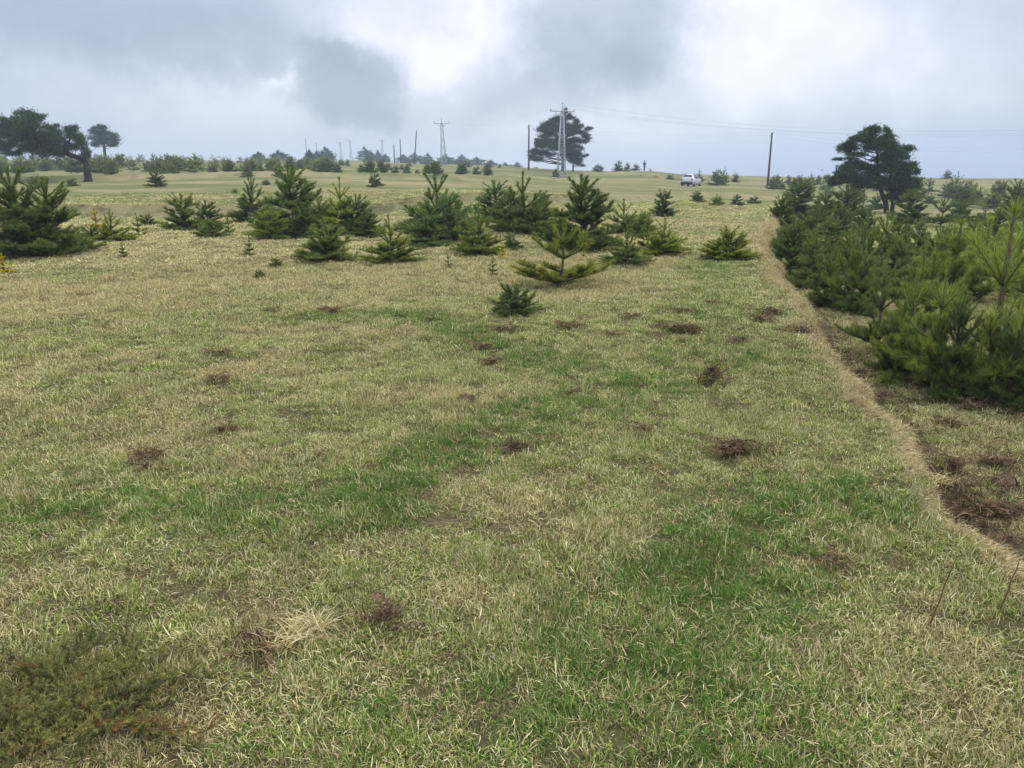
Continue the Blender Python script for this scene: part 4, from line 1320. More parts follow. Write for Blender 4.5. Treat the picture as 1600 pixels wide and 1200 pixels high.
# ------------------------------------------------------------------ old pines
def old_pine(name, foot, trunks, pads, px0, scale, label, seed, dens=1.0, tuft=0.16, depthf=0.55, group=None, dark=1.0, padw=1.15, infill=True):
    """trunks / pads are given in an enlarged picture frame (origin px0, scale) and turned into metres at the foot's distance"""
    rng = np.random.default_rng(seed)
    m = px_m(foot)
    u0 = 800 + (foot.x) / m
    # pixel row of the foot
    c, s = math.cos(PITCH), math.sin(PITCH)
    zz = foot.z - CAM_H
    v0 = 600 - FPX * (zz * c + foot.y * s) / (foot.y * c - zz * s)

    def loc(a, b):
        return ((px0[0] + a / scale - u0) * m, (v0 - (px0[1] + b / scale)) * m)

    if infill:
        r9 = random.Random(seed)
        pads = pads + [(a + r9.uniform(-1, 1) * rw * .8, b + r9.uniform(-.9, .9) * rh, rw * r9.uniform(.5, .8), rh * r9.uniform(.6, .9)) for (a, b, rw, rh) in pads if rw > 45]
    root = empty(name, foot)
    allx = [loc(p[0], p[1])[0] for p in pads]
    half = (max(allx) - min(allx)) / 2
    cx = (max(allx) + min(allx)) / 2
    tacc = []
    for pts, r0, r1 in trunks:
        P = []
        for k, (a, b) in enumerate(pts):
            x, z = loc(a, b)
            P.append((x, (0.25 * half * math.sin(k * 0.8) if k > 1 else 0.0) * 0.5, z))
        if not tacc: P[0] = (P[0][0], 0, min(P[0][2], -0.15))
        if trunks.index((pts, r0, r1)) and abs(P[0][2]) < 1.5: P[0] = (P[0][0], 0, -0.15)
        # smooth
        P = np.array(P); t = np.linspace(0, len(P) - 1, len(P) * 3)
        Q = np.stack([np.interp(t, range(len(P)), P[:, i]) for i in range(3)], 1)
        Q[1:-1] = (Q[:-2] + 2 * Q[1:-1] + Q[2:]) / 4
        rad = np.linspace(r0 / scale * m, r1 / scale * m, len(Q)); rad[0] *= 1.35
        a = Acc(); a.tube(Q, rad, 8)
        link('trunk', a.mesh('old_pine_trunk', M_OLDBARK, True), root)
        tacc.append((Q, rad))
    limbs = Acc()
    NV, NF, NC, nn = [], [], [], 0
    for (a, b, rw, rh) in pads:
        x, z = loc(a, b)
        rx, rz = rw / scale * m * padw, rh / scale * m * 1.4
        room = half * math.sqrt(max(0.05, 1 - min(1, abs(x - cx) / half) ** 2)) * depthf
        y = rng.uniform(-1, 1) * room
        ry = rx * rng.uniform(0.8, 1.1)
        # limb from the nearest lower trunk point
        best = None
        for Q, rad in tacc:
            cand = Q[len(Q) // 4:]
            dd = np.hypot(cand[:, 0] - x, cand[:, 2] - (z - 0.35 * abs(x)))
            k = int(np.argmin(dd))
            if best is None or dd[k] < best[0]:
                best = (dd[k], cand[k], rad[len(Q) // 4 + k])
        p0 = best[1]; p2 = np.array([x, y, z - rz * 0.3])
        mid = (p0 + p2) / 2 + np.array([0, 0, rng.uniform(-0.06, 0.10) * np.linalg.norm(p2 - p0)])
        r0 = min(best[2] * 0.45, 0.03 + 0.018 * np.linalg.norm(p2 - p0))
        limbs.tube([p0, mid, p2], [r0, r0 * 0.65, r0 * 0.3], 6)
        for q in range(4):
            e = np.array([x + rng.uniform(-.8, .8) * rx, y + rng.uniform(-.8, .8) * ry, z + rng.uniform(-.3, .5) * rz])
            limbs.tube([p2 * .6 + mid * .4, e], [r0 * 0.3, r0 * 0.1], 4)
        n = int(dens * max(40, 30.0 * rx * max(rz, 0.15) / (tuft * tuft)))
        d = rng.normal(0, 1, (n, 3)); d /= np.linalg.norm(d, axis=1, keepdims=True)
        rr = rng.uniform(0, 1, n) ** 0.45
        ns = 9
        sub = rng.normal(0, 1, (ns, 3)); sub /= np.linalg.norm(sub, axis=1, keepdims=True); sub *= rng.uniform(.25, .85, (ns, 1))
        pick = rng.integers(0, ns, n)
        C = np.array([x, y, z]) + (sub[pick] + d * rr[:, None] * rng.uniform(.38, .62, ns)[pick][:, None]) * np.array([rx, ry, rz])
        loose = rng.uniform(0, 1, n) < 0.34
        C[loose] = np.array([x, y, z]) + rng.normal(0, 0.52, (loose.sum(), 3)) * np.array([rx, ry, rz])
        D = d * np.array([1, 1, 0.4]) + np.array([0, 0, 0.55]) + rng.normal(0, 0.35, (n, 3))
        k = 7
        P = np.repeat(C, k, 0); DD = np.repeat(D, k, 0)
        L = tuft * rng.uniform(0.6, 1.6, len(P))
        V, F = needles(P, DD, L, tuft * 0.15, rng, (0.15, 1.15))
        cb = np.where(rng.uniform(0, 1, (n, 1)) < 0.42, MIDN, OLDN) * rng.uniform(0.6, 1.25, (n, 1)) * dark * 0.95
        cb = np.repeat(np.concatenate([cb, np.ones((n, 1))], 1), k * 3, 0)
        NV.append(V); NF.append(F + nn); NC.append(cb); nn += len(V)
    link('limbs', limbs.mesh('old_pine_limbs', M_OLDBARK, True), root)
    link('crown', mesh_np('old_pine_crown', np.concatenate(NV), np.concatenate(NF), M_NEEDLE, False, {'col': ('FLOAT_COLOR', np.concatenate(NC))}), root)
    tag(root, label, 'pine tree', group)
    return root


PADS_LEFT = [(340, 90, 50, 40), (520, 110, 70, 40), (430, 150, 150, 50), (630, 170, 90, 40), (150, 170, 80, 30), (70, 220, 50, 22), (250, 220, 140, 50), (420, 240, 150, 60), (600, 250, 130, 50), (740, 240, 40, 20), (150, 280, 90, 40), (300, 320, 150, 60), (480, 320, 150, 60), (650, 320, 120, 50), (800, 310, 60, 40), (130, 370, 80, 45), (300, 400, 150, 60), (480, 410, 150, 60), (640, 400, 120, 60), (780, 390, 80, 60), (950, 290, 90, 40), (1030, 260, 40, 20), (900, 340, 90, 40), (980, 360, 80, 40), (900, 420, 100, 40), (1030, 410, 70, 40), (60, 430, 40, 25), (40, 490, 70, 40), (150, 500, 110, 40), (300, 500, 150, 50), (460, 500, 150, 50), (600, 500, 120, 50), (720, 520, 100, 50), (840, 500, 90, 50), (980, 500, 80, 35), (1100, 470, 70, 50), (1110, 540, 60, 40), (1120, 600, 60, 30), (1090, 380, 50, 30), (100, 570, 80, 30), (230, 570, 100, 30), (560, 575, 80, 30), (660, 590, 80, 35), (760, 590, 70, 30)]
old_pine('leaning_pine', at_depth(137, 74), [([(1105, 835), (1110, 760), (1080, 680), (1000, 622), (900, 585), (780, 520), (600, 420), (400, 300)], 50, 8), ([(900, 585), (880, 500), (920, 400), (960, 300)], 22, 6)],
         PADS_LEFT, (0, 170), 8.0, 'big old pine leaning left with a curved dark trunk on the terrace edge', 21, padw=1.04, depthf=0.4, dens=1.0)
PADS_SMALL = [(1270, 270, 60, 22), (1370, 270, 60, 28), (1200, 310, 60, 22), (1300, 320, 90, 30), (1410, 340, 70, 22), (1480, 370, 60, 18), (1230, 380, 80, 30), (1350, 390, 90, 30), (1460, 400, 70, 18), (1470, 440, 60, 15), (1300, 440, 110, 28), (1210, 460, 50, 25), (1400, 470, 60, 15)]
old_pine('flat_topped_pine', at_depth(165, 170), [([(1325, 660), (1325, 520), (1328, 440), (1335, 320)], 22, 8)], PADS_SMALL, (0, 170), 8.0,
         'smaller flat-topped pine on the skyline right of the leaning pine', 22, tuft=0.26)
PADS_MID = [(735, 295, 55, 25), (700, 240, 22, 35), (790, 335, 55, 20), (570, 360, 70, 30), (660, 370, 80, 35), (840, 390, 50, 25), (460, 420, 80, 35), (600, 440, 110, 40), (760, 450, 110, 40), (880, 440, 60, 25), (400, 470, 70, 40), (1000, 475, 55, 20), (900, 510, 90, 26), (520, 510, 120, 40), (720, 530, 90, 36), (430, 560, 70, 22), (960, 555, 60, 20), (360, 610, 55, 22), (480, 640, 120, 40), (640, 620, 90, 55), (800, 620, 90, 34), (930, 630, 90, 20), (1010, 595, 40, 16), (360, 670, 60, 32), (560, 710, 110, 40), (700, 720, 80, 55), (830, 690, 70, 26), (920, 720, 40, 16), (300, 760, 70, 32), (420, 770, 80, 36), (280, 830, 60, 36), (360, 850, 60, 28), (500, 800, 60, 20), (700, 800, 60, 40)]
old_pine('crest_pine', at_depth(879, 147), [([(678, 1060), (680, 900), (676, 700), (680, 500), (700, 300)], 24, 6)], PADS_MID, (800, 150), 8.57,
         'tall broad old pine on the crest behind the lattice pylon', 23, tuft=0.24, dens=1.4, padw=1.22)
PADS_MID2 = [(820, 760, 80, 35), (790, 800, 70, 40), (860, 800, 75, 40), (820, 850, 85, 40), (900, 850, 50, 30), (960, 815, 45, 12), (940, 940, 45, 13), (880, 900, 50, 22), (1010, 800, 20, 10)]
old_pine('crest_pine', at_depth(895, 153), [([(817, 1030), (816, 930), (815, 840), (825, 770)], 12, 5)], PADS_MID2, (800, 150), 8.57,
         'small dark round pine under the right side of the crest pine', 24, tuft=0.24, dens=1.3)
PADS_RIGHT = [(500, 170, 90, 42), (590, 160, 60, 35), (740, 190, 22, 24), (835, 215, 35, 26), (340, 270, 60, 30), (430, 250, 90, 40), (560, 260, 110, 50), (700, 260, 90, 40), (280, 370, 60, 40), (380, 350, 90, 50), (500, 350, 100, 45), (650, 350, 110, 50), (780, 350, 100, 45), (960, 380, 65, 36), (860, 430, 90, 45), (740, 440, 110, 45), (400, 445, 110, 22), (240, 495, 80, 12), (700, 530, 70, 40), (820, 530, 110, 45), (960, 470, 60, 40), (330, 560, 100, 36), (440, 580, 120, 48), (220, 590, 60, 18), (260, 640, 120, 36), (550, 620, 110, 50), (720, 620, 110, 50), (900, 620, 120, 50), (1000, 600, 60, 45), (200, 720, 90, 36), (330, 720, 120, 44), (480, 720, 120, 44), (640, 740, 110, 44), (820, 780, 110, 36), (960, 740, 130, 60), (1050, 700, 80, 60), (1100, 610, 60, 45), (1130, 565, 45, 36), (1100, 780, 100, 60), (150, 790, 70, 26), (450, 810, 110, 34), (620, 820, 90, 26), (900, 850, 110, 34), (1050, 860, 110, 50), (1000, 920, 110, 50), (1090, 940, 100, 50)]
old_pine('twin_trunk_pine', at_depth(1389, 55), [([(845, 1130), (820, 1020), (785, 920), (720, 760), (650, 560), (620, 400), (560, 210)], 36, 7), ([(905, 1140), (908, 1020), (905, 900), (860, 700), (800, 450)], 30, 7)],
         PADS_RIGHT, (1280, 190), 8.0, 'broad old pine with two dark trunks standing behind the thicket', 25, tuft=0.15, dens=1.5, depthf=0.5, padw=1.25)


def generic_pine(u, Y, hm, wm, label, seed, group, flat=0.5):
    """far pine of a given size, pads laid out by rule"""
    rng = random.Random(seed)
    foot = at_depth(u, Y); m = px_m(foot)
    hp, wp = hm / m * 8, wm / m * 8
    pads = []
    for k in range(11):
        t = 0.10 + 0.90 * k / 10
        hw = wp / 2 * (1.0 - t) ** 0.40 * rng.uniform(.7, 1.1) + wp * 0.07
        for s in ((-0.6, 0.55, rng.uniform(-.3, .3)) if k < 8 else (0,)):
            pads.append((rng.uniform(-.25, .25) * hw + s * hw, -hp * t + rng.uniform(-.02, .02) * hp, hw * rng.uniform(.35, .6), hp * rng.uniform(.03, .07)))
    c, s_ = math.cos(PITCH), math.sin(PITCH); zz = foot.z - CAM_H
    v0 = 600 - FPX * (zz * c + foot.y * s_) / (foot.y * c - zz * s_)
    u0 = 800 + foot.x / m
    return old_pine('far_pine', foot, [([(0, 6), (0, -hp * .3), (rng.uniform(-.05, .05) * wp, -hp * .65), (0, -hp * .95)], hp * .022, hp * .006)],
                    pads, (u0, v0), 8.0, label, seed, dens=0.6, tuft=0.5, group=group, infill=False)


for k, (u, Y, h, w, lab) in enumerate([
        (511, 250, 6.6, 6.0, 'layered dark far pine left of the two small pylons'),
        (497, 255, 4.4, 4.0, 'smaller far pine at the left foot of the layered one'),
        (438, 235, 4.4, 6.0, 'wide far pine on the skyline above the left terraces'),
        (406, 240, 4.0, 5.0, 'far pine on the skyline left of the wide one'),
        (485, 215, 4.6, 2.6, 'narrow far pine below the thin posts'),
        (572, 300, 7.5, 6.5, 'rounded far tree left of the rightmost small pylon'),
        (583, 330, 5.2, 5.0, 'far blue pine right of the greyish round tree'),
        (592, 345, 7.0, 3.6, 'narrow far blue pine under the third small pylon'),
        (603, 330, 5.0, 4.5, 'low far blue pine right of the third small pylon'),
        (631, 320, 5.5, 6.0, 'far blue pine between two bare poles'),
        (649, 300, 6.2, 8.0, 'wide far blue pine at the foot of the leaning pole'),
        (669, 305, 6.6, 5.6, 'far blue pine right of the leaning pole'),
        (697, 285, 5.6, 8.0, 'dark far pine at the foot of the left lattice pylon'),
        (722, 300, 6.2, 6.0, 'far blue pine right of the left lattice pylon'),
        (745, 300, 5.4, 9.0, 'wide far blue pine in the skyline row'),
        (768, 305, 5.2, 7.0, 'far blue pine in the skyline row, third from the wooden pole'),
        (789, 300, 4.4, 7.0, 'far blue pine in the skyline row, second from the wooden pole'),
        (808, 290, 5.0, 5.5, 'far blue pine in the skyline row beside the wooden pole'),
        (838, 290, 3.8, 7.0, 'low far blue pine half hidden behind the crest pine')]):
    generic_pine(u, Y, h * 0.62, w * 1.0, lab, 300 + k, 'far pines on the skyline')

# ------------------------------------------------------------------ pylons, poles, wires
def pylon_meshes():
    Ht, wb, wt = 11.0, 1.25, 0.42
    _l, brace, arm, ins = Acc(), Acc(), Acc(), Acc()
    def corner(z, i):
        w = (wb + (wt - wb) * min(z / 9.8, 1)) / 2
        return np.array([w * (-1, 1, 1, -1)[i], w * (-1, -1, 1, 1)[i], z])
    leg_parts = []
    for i in range(4):
        a = Acc(); a.bar(corner(-0.1, i), corner(9.8, i), 0.09); leg_parts.append(a.mesh('pylon_leg', M_STEEL))
    zs = [0.3]
    while zs[-1] < 9.3:
        zs.append(zs[-1] + 0.95)
    for k in range(len(zs) - 1):
        for i in range(4):
            j = (i + 1) % 4
            if k % 2: i, j = j, i
            brace.bar(corner(zs[k], i), corner(zs[k + 1], j), 0.045)
        for i in range(4):
            brace.bar(corner(zs[k + 1], i), corner(zs[k + 1], (i + 1) % 4), 0.04)
    arm.bar((-1.95, -0.18, 9.95), (1.95, -0.18, 9.95), 0.10); arm.bar((-1.95, 0.18, 9.95), (1.95, 0.18, 9.95), 0.10)
    for s in (-1, 1):
        arm.bar((s * 1.25, 0, 9.93), (s * 0.25, 0, 9.0), 0.07)
        for x in (0.4, 0.9, 1.4, 1.9):
            arm.bar((s * x, -0.18, 9.99), (s * x, 0.18, 9.99), 0.05)
    mast = Acc(); mast.bar((0, 0, 9.6), (0, 0, 10.9), 0.13)
    for x, z in ((-1.85, 10.0), (1.85, 10.0), (0, 10.9)):
        a = Acc(); a.tube([(x, 0, z), (x, 0, z + .08), (x, 0, z + .12), (x, 0, z + .2), (x, 0, z + .28)], [.03, .08, .045, .08, .03], 8)
        ins.V += a.V; ins.F += [f + ins.n for f in a.F]; ins.n += a.n
    base = Acc(); base.box((0, 0, 0.02), (1.9, 1.9, 0.30))
    return leg_parts, brace.mesh('pylon_bracing', M_STEEL), arm.mesh('pylon_crossarm', M_STEEL), mast.mesh('pylon_mast', M_STEEL), ins.mesh('pylon_insulators', M_PORC, True), base.mesh('pylon_footing', M_CONC)


PY = pylon_meshes()
ATT = [(-1.85, 0, 10.28), (1.85, 0, 10.28), (0, 0, 11.18)]


def pylon(u, Y, h, rz, label, lean=0.0, wid=None):
    p = at_depth(u, Y)
    s = h / 11.0
    r = empty('lattice_pylon', p, rz, ((wid or s), (wid or s), s))
    r.rotation_euler = (0, lean, rz)
    for me in PY[0]: link('leg', me, r)
    for n, me in zip(('bracing', 'crossarm', 'mast', 'insulators', 'footing'), PY[1:]): link(n, me, r)
    tag(r, label, 'pylon', 'lattice pylons')
    bpy.context.view_layer.update()
    return r, [r.matrix_world @ Vector(a) for a in ATT]


PYL = [pylon(877, 131, 11.2, R(8), 'large grey lattice pylon with crossarm standing before the crest pine'),
       pylon(694, 200, 11.0, R(20), 'lattice pylon left of the crest pine leaning slightly left', R(-2.0)),
       pylon(599, 380, 11.0, R(25), 'small far lattice pylon, rightmost of the three small ones'),
       pylon(550, 410, 11.5, R(25), 'small far lattice pylon, middle of the three small ones', R(-1)),
       pylon(535, 420, 12.0, R(25), 'small far lattice pylon, leftmost of the three', R(-2)),
       pylon(2080, 108, 11.0, R(-12), 'lattice pylon outside the right edge carrying the wires')]


def wire_np(a, b, sag, n=28, r=0.016):
    t = np.linspace(0, 1, n)[:, None]
    P = np.array(a) * (1 - t) + np.array(b) * t
    P[:, 2] -= 4 * sag * (t * (1 - t))[:, 0]
    V, F = tube_np(P, r, 4)
    return V, F


def wire(a, b, sag, label, r=0.016):
    V, F = wire_np(a, b, sag, r=r)
    o = link('power_line_wire', mesh_np('wire', V, F, M_WIRE))
    tag(o, label, 'wire', 'overhead wires')


wn = ('left', 'right', 'top')
for k in range(3):
    wire(PYL[0][1][k], PYL[5][1][k], 3.4 + 0.25 * k, 'overhead wire running right from the %s insulator of the large pylon' % wn[k], 0.010)
    wire(PYL[1][1][k], PYL[0][1][k], 1.6, 'overhead wire from the %s insulator of the leaning pylon to the large pylon' % wn[k], 0.006)
    wire(PYL[2][1][k], PYL[1][1][k], 4.0, 'far overhead wire from the %s insulator of the rightmost small pylon' % wn[k], 0.005)


def pole(u, Y, h, r, label, lean=0.0, arm=True):
    p = at_depth(u, Y)
    e = empty('wooden_pole', p)
    e.rotation_euler = (0, lean, R(10))
    a = Acc(); a.tube([(0, 0, -0.3), (0, 0, h * .3), (0, 0, h * .7), (0, 0, h)], [r * 1.15, r * 1.05, r * .9, r * .8], 8)
    link('post', a.mesh('pole_post', M_WOODPOLE, True), e)
    if arm:
        for z, s in ((h - .15, 1), (h - .6, -1)):
            b = Acc(); b.tube([(0, 0, z), (s * .22, 0, z), (s * .22, 0, z + .12)], [.02, .02, .02], 4)
            br = link('bracket', b.mesh('pole_bracket', M_STEEL), e)
            c = Acc(); c.tube([(s * .22, 0, z + .10), (s * .22, 0, z + .16), (s * .22, 0, z + .22)], [.03, .055, .03], 8)
            link('insulator', c.mesh('pole_insulator', M_PORC, True), br)
    tag(e, label, 'utility pole', 'wooden poles')
    bpy.context.view_layer.update()
    return [e.matrix_world @ Vector((.22, 0, h + .07)), e.matrix_world @ Vector((-.22, 0, h - .38))]


P1 = pole(826, 142, 7.6, 0.15, 'thin wooden pole left of the crest pine')
P2 = pole(1201, 116, 7.4, 0.15, 'tall dark wooden pole right of the parked car')
P3 = pole(1880, 92, 6.5, 0.13, 'wooden pole outside the right edge carrying wires')
pole(617, 235, 5.2, 0.16, 'short upright bare pole, leftmost of three below the small pylons', 0, False)
pole(627, 245, 7.0, 0.16, 'upright bare pole, middle of three below the small pylons', 0, False)
pole(648, 235, 9.4, 0.17, 'bare pole leaning to the right near the left pylon', R(5.5), False)
pole(481, 240, 6.5, 0.09, 'thin far post above the left terraces', 0, False)
pole(497, 255, 5.8, 0.09, 'thin far post behind the layered far pine', 0, False)
for k in range(2):
    wire(P1[k], P2[k], 0.9, 'low wire between the two wooden poles, %s strand' % ('upper', 'lower')[k], 0.006)
    wire(P2[k], P3[k], 1.7, 'low wire from the tall dark pole to the right, %s strand' % ('upper', 'lower')[k], 0.006)
# low stones near the pylon foot
M_STONE = simple('pale_stone', (0.42, 0.40, 0.36), 0.9, 0, 0.2, 0.25, 5, 0.4)
for k, (u, v) in enumerate([(835, 277), (849, 278), (866, 279), (893, 279), (903, 278), (912, 278)]):
    rng = np.random.default_rng(900 + k)
    bm = bmesh.new(); bmesh.ops.create_icosphere(bm, subdivisions=2, radius=0.5)
    for q in bm.verts:
        q.co = Vector((q.co.x * 1.2, q.co.y, q.co.z * .5)) * (1 + 0.5 * (rng.random() - .5))
    me = bpy.data.meshes.new('stone'); bm.to_mesh(me); bm.free(); me.materials.append(M_STONE)
    p = at_depth(u, 119 + k * .4)
    o = link('pale_stone', me, None, (p.x, p.y, p.z + .05), (0, 0, k), (.5 + .1 * (k % 3),) * 3)
    tag(o, 'pale stone lying in the grass before the large pylon', 'stone', 'pale stones by the pylon')

# ------------------------------------------------------------------ car
def build_car(p, heading):
    M_PAINT = simple('white_car_paint', (0.62, 0.63, 0.66), 0.25, 0, 0.5)
    M_GLASS = simple('dark_glass', (0.05, 0.055, 0.075), 0.12, 0, 0.6)
    M_BLK = simple('black_plastic', (0.022, 0.023, 0.027), 0.6)
    M_TYRE = simple('tyre_rubber', (0.016, 0.016, 0.017), 0.85)
    M_RIM = simple('alloy', (0.5, 0.5, 0.52), 0.35, 0.8)
    M_RED = simple('tail_lamp', (0.32, 0.03, 0.03), 0.25, 0, 0.5)
    M_PLATE = simple('plate', (0.75, 0.75, 0.72), 0.5)
    M_LAMP = simple('head_lamp', (0.6, 0.62, 0.65), 0.1)
    root = empty('parked_car', p, -heading)
    # stations along the length: y, belt half width, belt z, roof half width, roof z, sill z
    S = [(-2.14, .66, .92, .52, 1.00, .50), (-2.10, .80, .98, .60, 1.08, .36), (-1.95, .86, 1.00, .60, 1.25, .30), (-1.72, .88, 1.00, .60, 1.47, .27), (-1.40, .90, 1.00, .61, 1.56, .26),
         (-.7, .905, .98, .62, 1.61, .26), (0.1, .905, .96, .62, 1.60, .26), (.55, .905, .95, .60, 1.50, .26), (1.0, .90, .94, .60, 1.18, .26), (1.25, .89, .93, .62, 1.00, .26), (1.75, .86, .86, .60, .92, .28), (2.05, .78, .74, .56, .82, .32), (2.15, .62, .62, .45, .66, .42)]
    V = []
    for (y, w, bz, rw, rz, sz) in S:
        half = [(w * .86, sz), (w * .98, sz + .10), (w, (sz + bz) / 2), (w * .99, bz - .08), (w * .95, bz), (rw + (w * .95 - rw) * .12, rz - (rz - bz) * .10), (rw * .75, rz), (0, rz + .02)]
        ring = [(x, y, z) for x, z in half] + [(-x, y, z) for x, z in half[-2::-1]]
        V += ring
    n = 15
    F = [(i * n + j, i * n + j + 1, (i + 1) * n + j + 1, (i + 1) * n + j) for i in range(len(S) - 1) for j in range(n - 1)]
    F += [(i * n, (i + 1) * n, (i + 1) * n + n - 1, i * n + n - 1) for i in range(len(S) - 1)]
    V = np.array(V)
    bm = bmesh.new()
    vs = [bm.verts.new(v) for v in V]
    for f in F: bm.faces.new([vs[k] for k in f][::-1])
    bm.faces.new([vs[k] for k in range(n)]); bm.faces.new([vs[(len(S) - 1) * n + k] for k in range(n)][::-1])
    bmesh.ops.recalc_face_normals(bm, faces=bm.faces)
    for f in bm.faces: f.smooth = True
    me = bpy.data.meshes.new('car_body'); bm.to_mesh(me); bm.free(); me.materials.append(M_PAINT)
    body = link('body', me, root)
    G = V.reshape(len(S), n, 3)

    def surf(i, j):
        i0 = min(int(i), len(S) - 2); j0 = min(int(j), n - 2); a, b = i - i0, j - j0
        return (G[i0, j0] * (1 - a) * (1 - b) + G[i0 + 1, j0] * a * (1 - b) + G[i0, j0 + 1] * (1 - a) * b + G[i0 + 1, j0 + 1] * a * b)

    def patch(name, i0, i1, j0, j1, mat, off=0.012, parent=None, ni=5, nj=4):
        Vp, Fp = [], []
        for a in range(ni):
            for b in range(nj):
                i = i0 + (i1 - i0) * a / (ni - 1); j = j0 + (j1 - j0) * b / (nj - 1)
                q = surf(i, j); e = .02
                nv = np.cross(surf(i + e, j) - surf(i - e, j), surf(i, j + e) - surf(i, j - e)); nv /= np.linalg.norm(nv) + 1e-9
                if np.dot(nv, q - np.array([0, q[1] * .6, .8])) < 0: nv = -nv
                Vp.append(q + nv * off)
        for a in range(ni - 1):
            for b in range(nj - 1):
                Fp.append((a * nj + b, a * nj + b + 1, (a + 1) * nj + b + 1, (a + 1) * nj + b))
        m_ = mesh_np(name, Vp, Fp, mat, True)
        o = link(name, m_, parent or root)
        sm = o.modifiers.new('thick', 'SOLIDIFY'); sm.thickness = 0.008; sm.offset = 0
        return o
    patch('rear_window', 2.05, 3.55, 5.15, 8.85, M_GLASS, nj=7)
    patch('windscreen', 7.15, 8.8, 5.3, 8.7, M_GLASS, nj=7)
    for a, b in ((4.15, 4.95), (5.05, 5.95), (6.05, 7.0)):
        patch('side_window', a, b, 4.12, 5.05, M_GLASS); patch('side_window', a, b, 8.95, 9.88, M_GLASS)
    for s in (-1, 1):
        t = Acc(); t.box((s * .68, -2.105, .93), (.30, .10, .15)); link('tail_light', t.mesh('tail_light', M_RED), root)
        t = Acc(); t.box((s * .60, 2.03, .70), (.30, .12, .12)); link('headlight', t.mesh('headlight', M_LAMP), root)
        t = Acc(); t.box((s * 1.0, .72, 1.0), (.16, .10, .13)); link('mirror', t.mesh('mirror', M_PAINT), root)
        for yy in (-.55, .45):
            t = Acc(); t.box((s * .905, yy, .86), (.03, .16, .03)); link('door_handle', t.mesh('door_handle', M_PAINT), root)
        t = Acc(); t.box((s * .885, 0, .32), (.06, 2.2, .14)); link('sill_trim', t.mesh('sill_trim', M_BLK), root)
        t = Acc(); t.bar((s * .55, -1.4, 1.62), (s * .55, .3, 1.64), .04); link('roof_rail', t.mesh('roof_rail', M_BLK), root)
    t = Acc(); t.box((0, -2.13, .47), (1.62, .16, .36)); link('rear_bumper', t.mesh('rear_bumper', M_BLK), root)
    t = Acc(); t.box((0, 2.10, .42), (1.4, .14, .26)); link('front_bumper', t.mesh('front_bumper', M_BLK), root)
    t = Acc(); t.box((0, -2.165, .80), (.52, .03, .12)); link('number_plate', t.mesh('number_plate', M_PLATE), root)
    t = Acc(); t.box((0, -1.78, 1.53), (1.0, .22, .03)); link('spoiler', t.mesh('spoiler', M_PAINT), root)
    a = np.linspace(0, 2 * np.pi, 20, endpoint=False)
    for x in (-.80, .80):
        for y in (-1.32, 1.34):
            tt = Acc()
            tt.tube([(-.11, 0, 0), (-.10, 0, 0), (.10, 0, 0), (.11, 0, 0)], [.30, .345, .345, .30], 8)
            ring = []
            for xx, r_ in ((-.11, .24), (-.115, .30), (-.08, .345), (.08, .345), (.115, .30), (.11, .24)):
                ring.append(np.stack([np.full(20, xx), r_ * np.cos(a), r_ * np.sin(a)], 1))
            Vt = np.concatenate(ring); Ft = [(i * 20 + j, i * 20 + (j + 1) % 20, (i + 1) * 20 + (j + 1) % 20, (i + 1) * 20 + j) for i in range(5) for j in range(20)]
            wh = empty('wheel', (x, y, .345)); wh.parent = root
            link('tyre', mesh_np('tyre', Vt, Ft, M_TYRE, True), wh)
            rim = Acc(); rim.tube([(-.105, 0, 0), (.105, 0, 0)], [.235, .235], 8)
            for k in range(5):
                an = k * 2 * math.pi / 5
                for sx in (-.112, .112):
                    rim.bar((sx, 0, 0), (sx, .22 * math.cos(an), .22 * math.sin(an)), .05)
            link('rim', rim.mesh('rim', M_RIM), wh)
    tag(root, 'white hatchback seen from behind, parked on the grass below the crest', 'car')


build_car(at_depth(1081, 109), R(29))

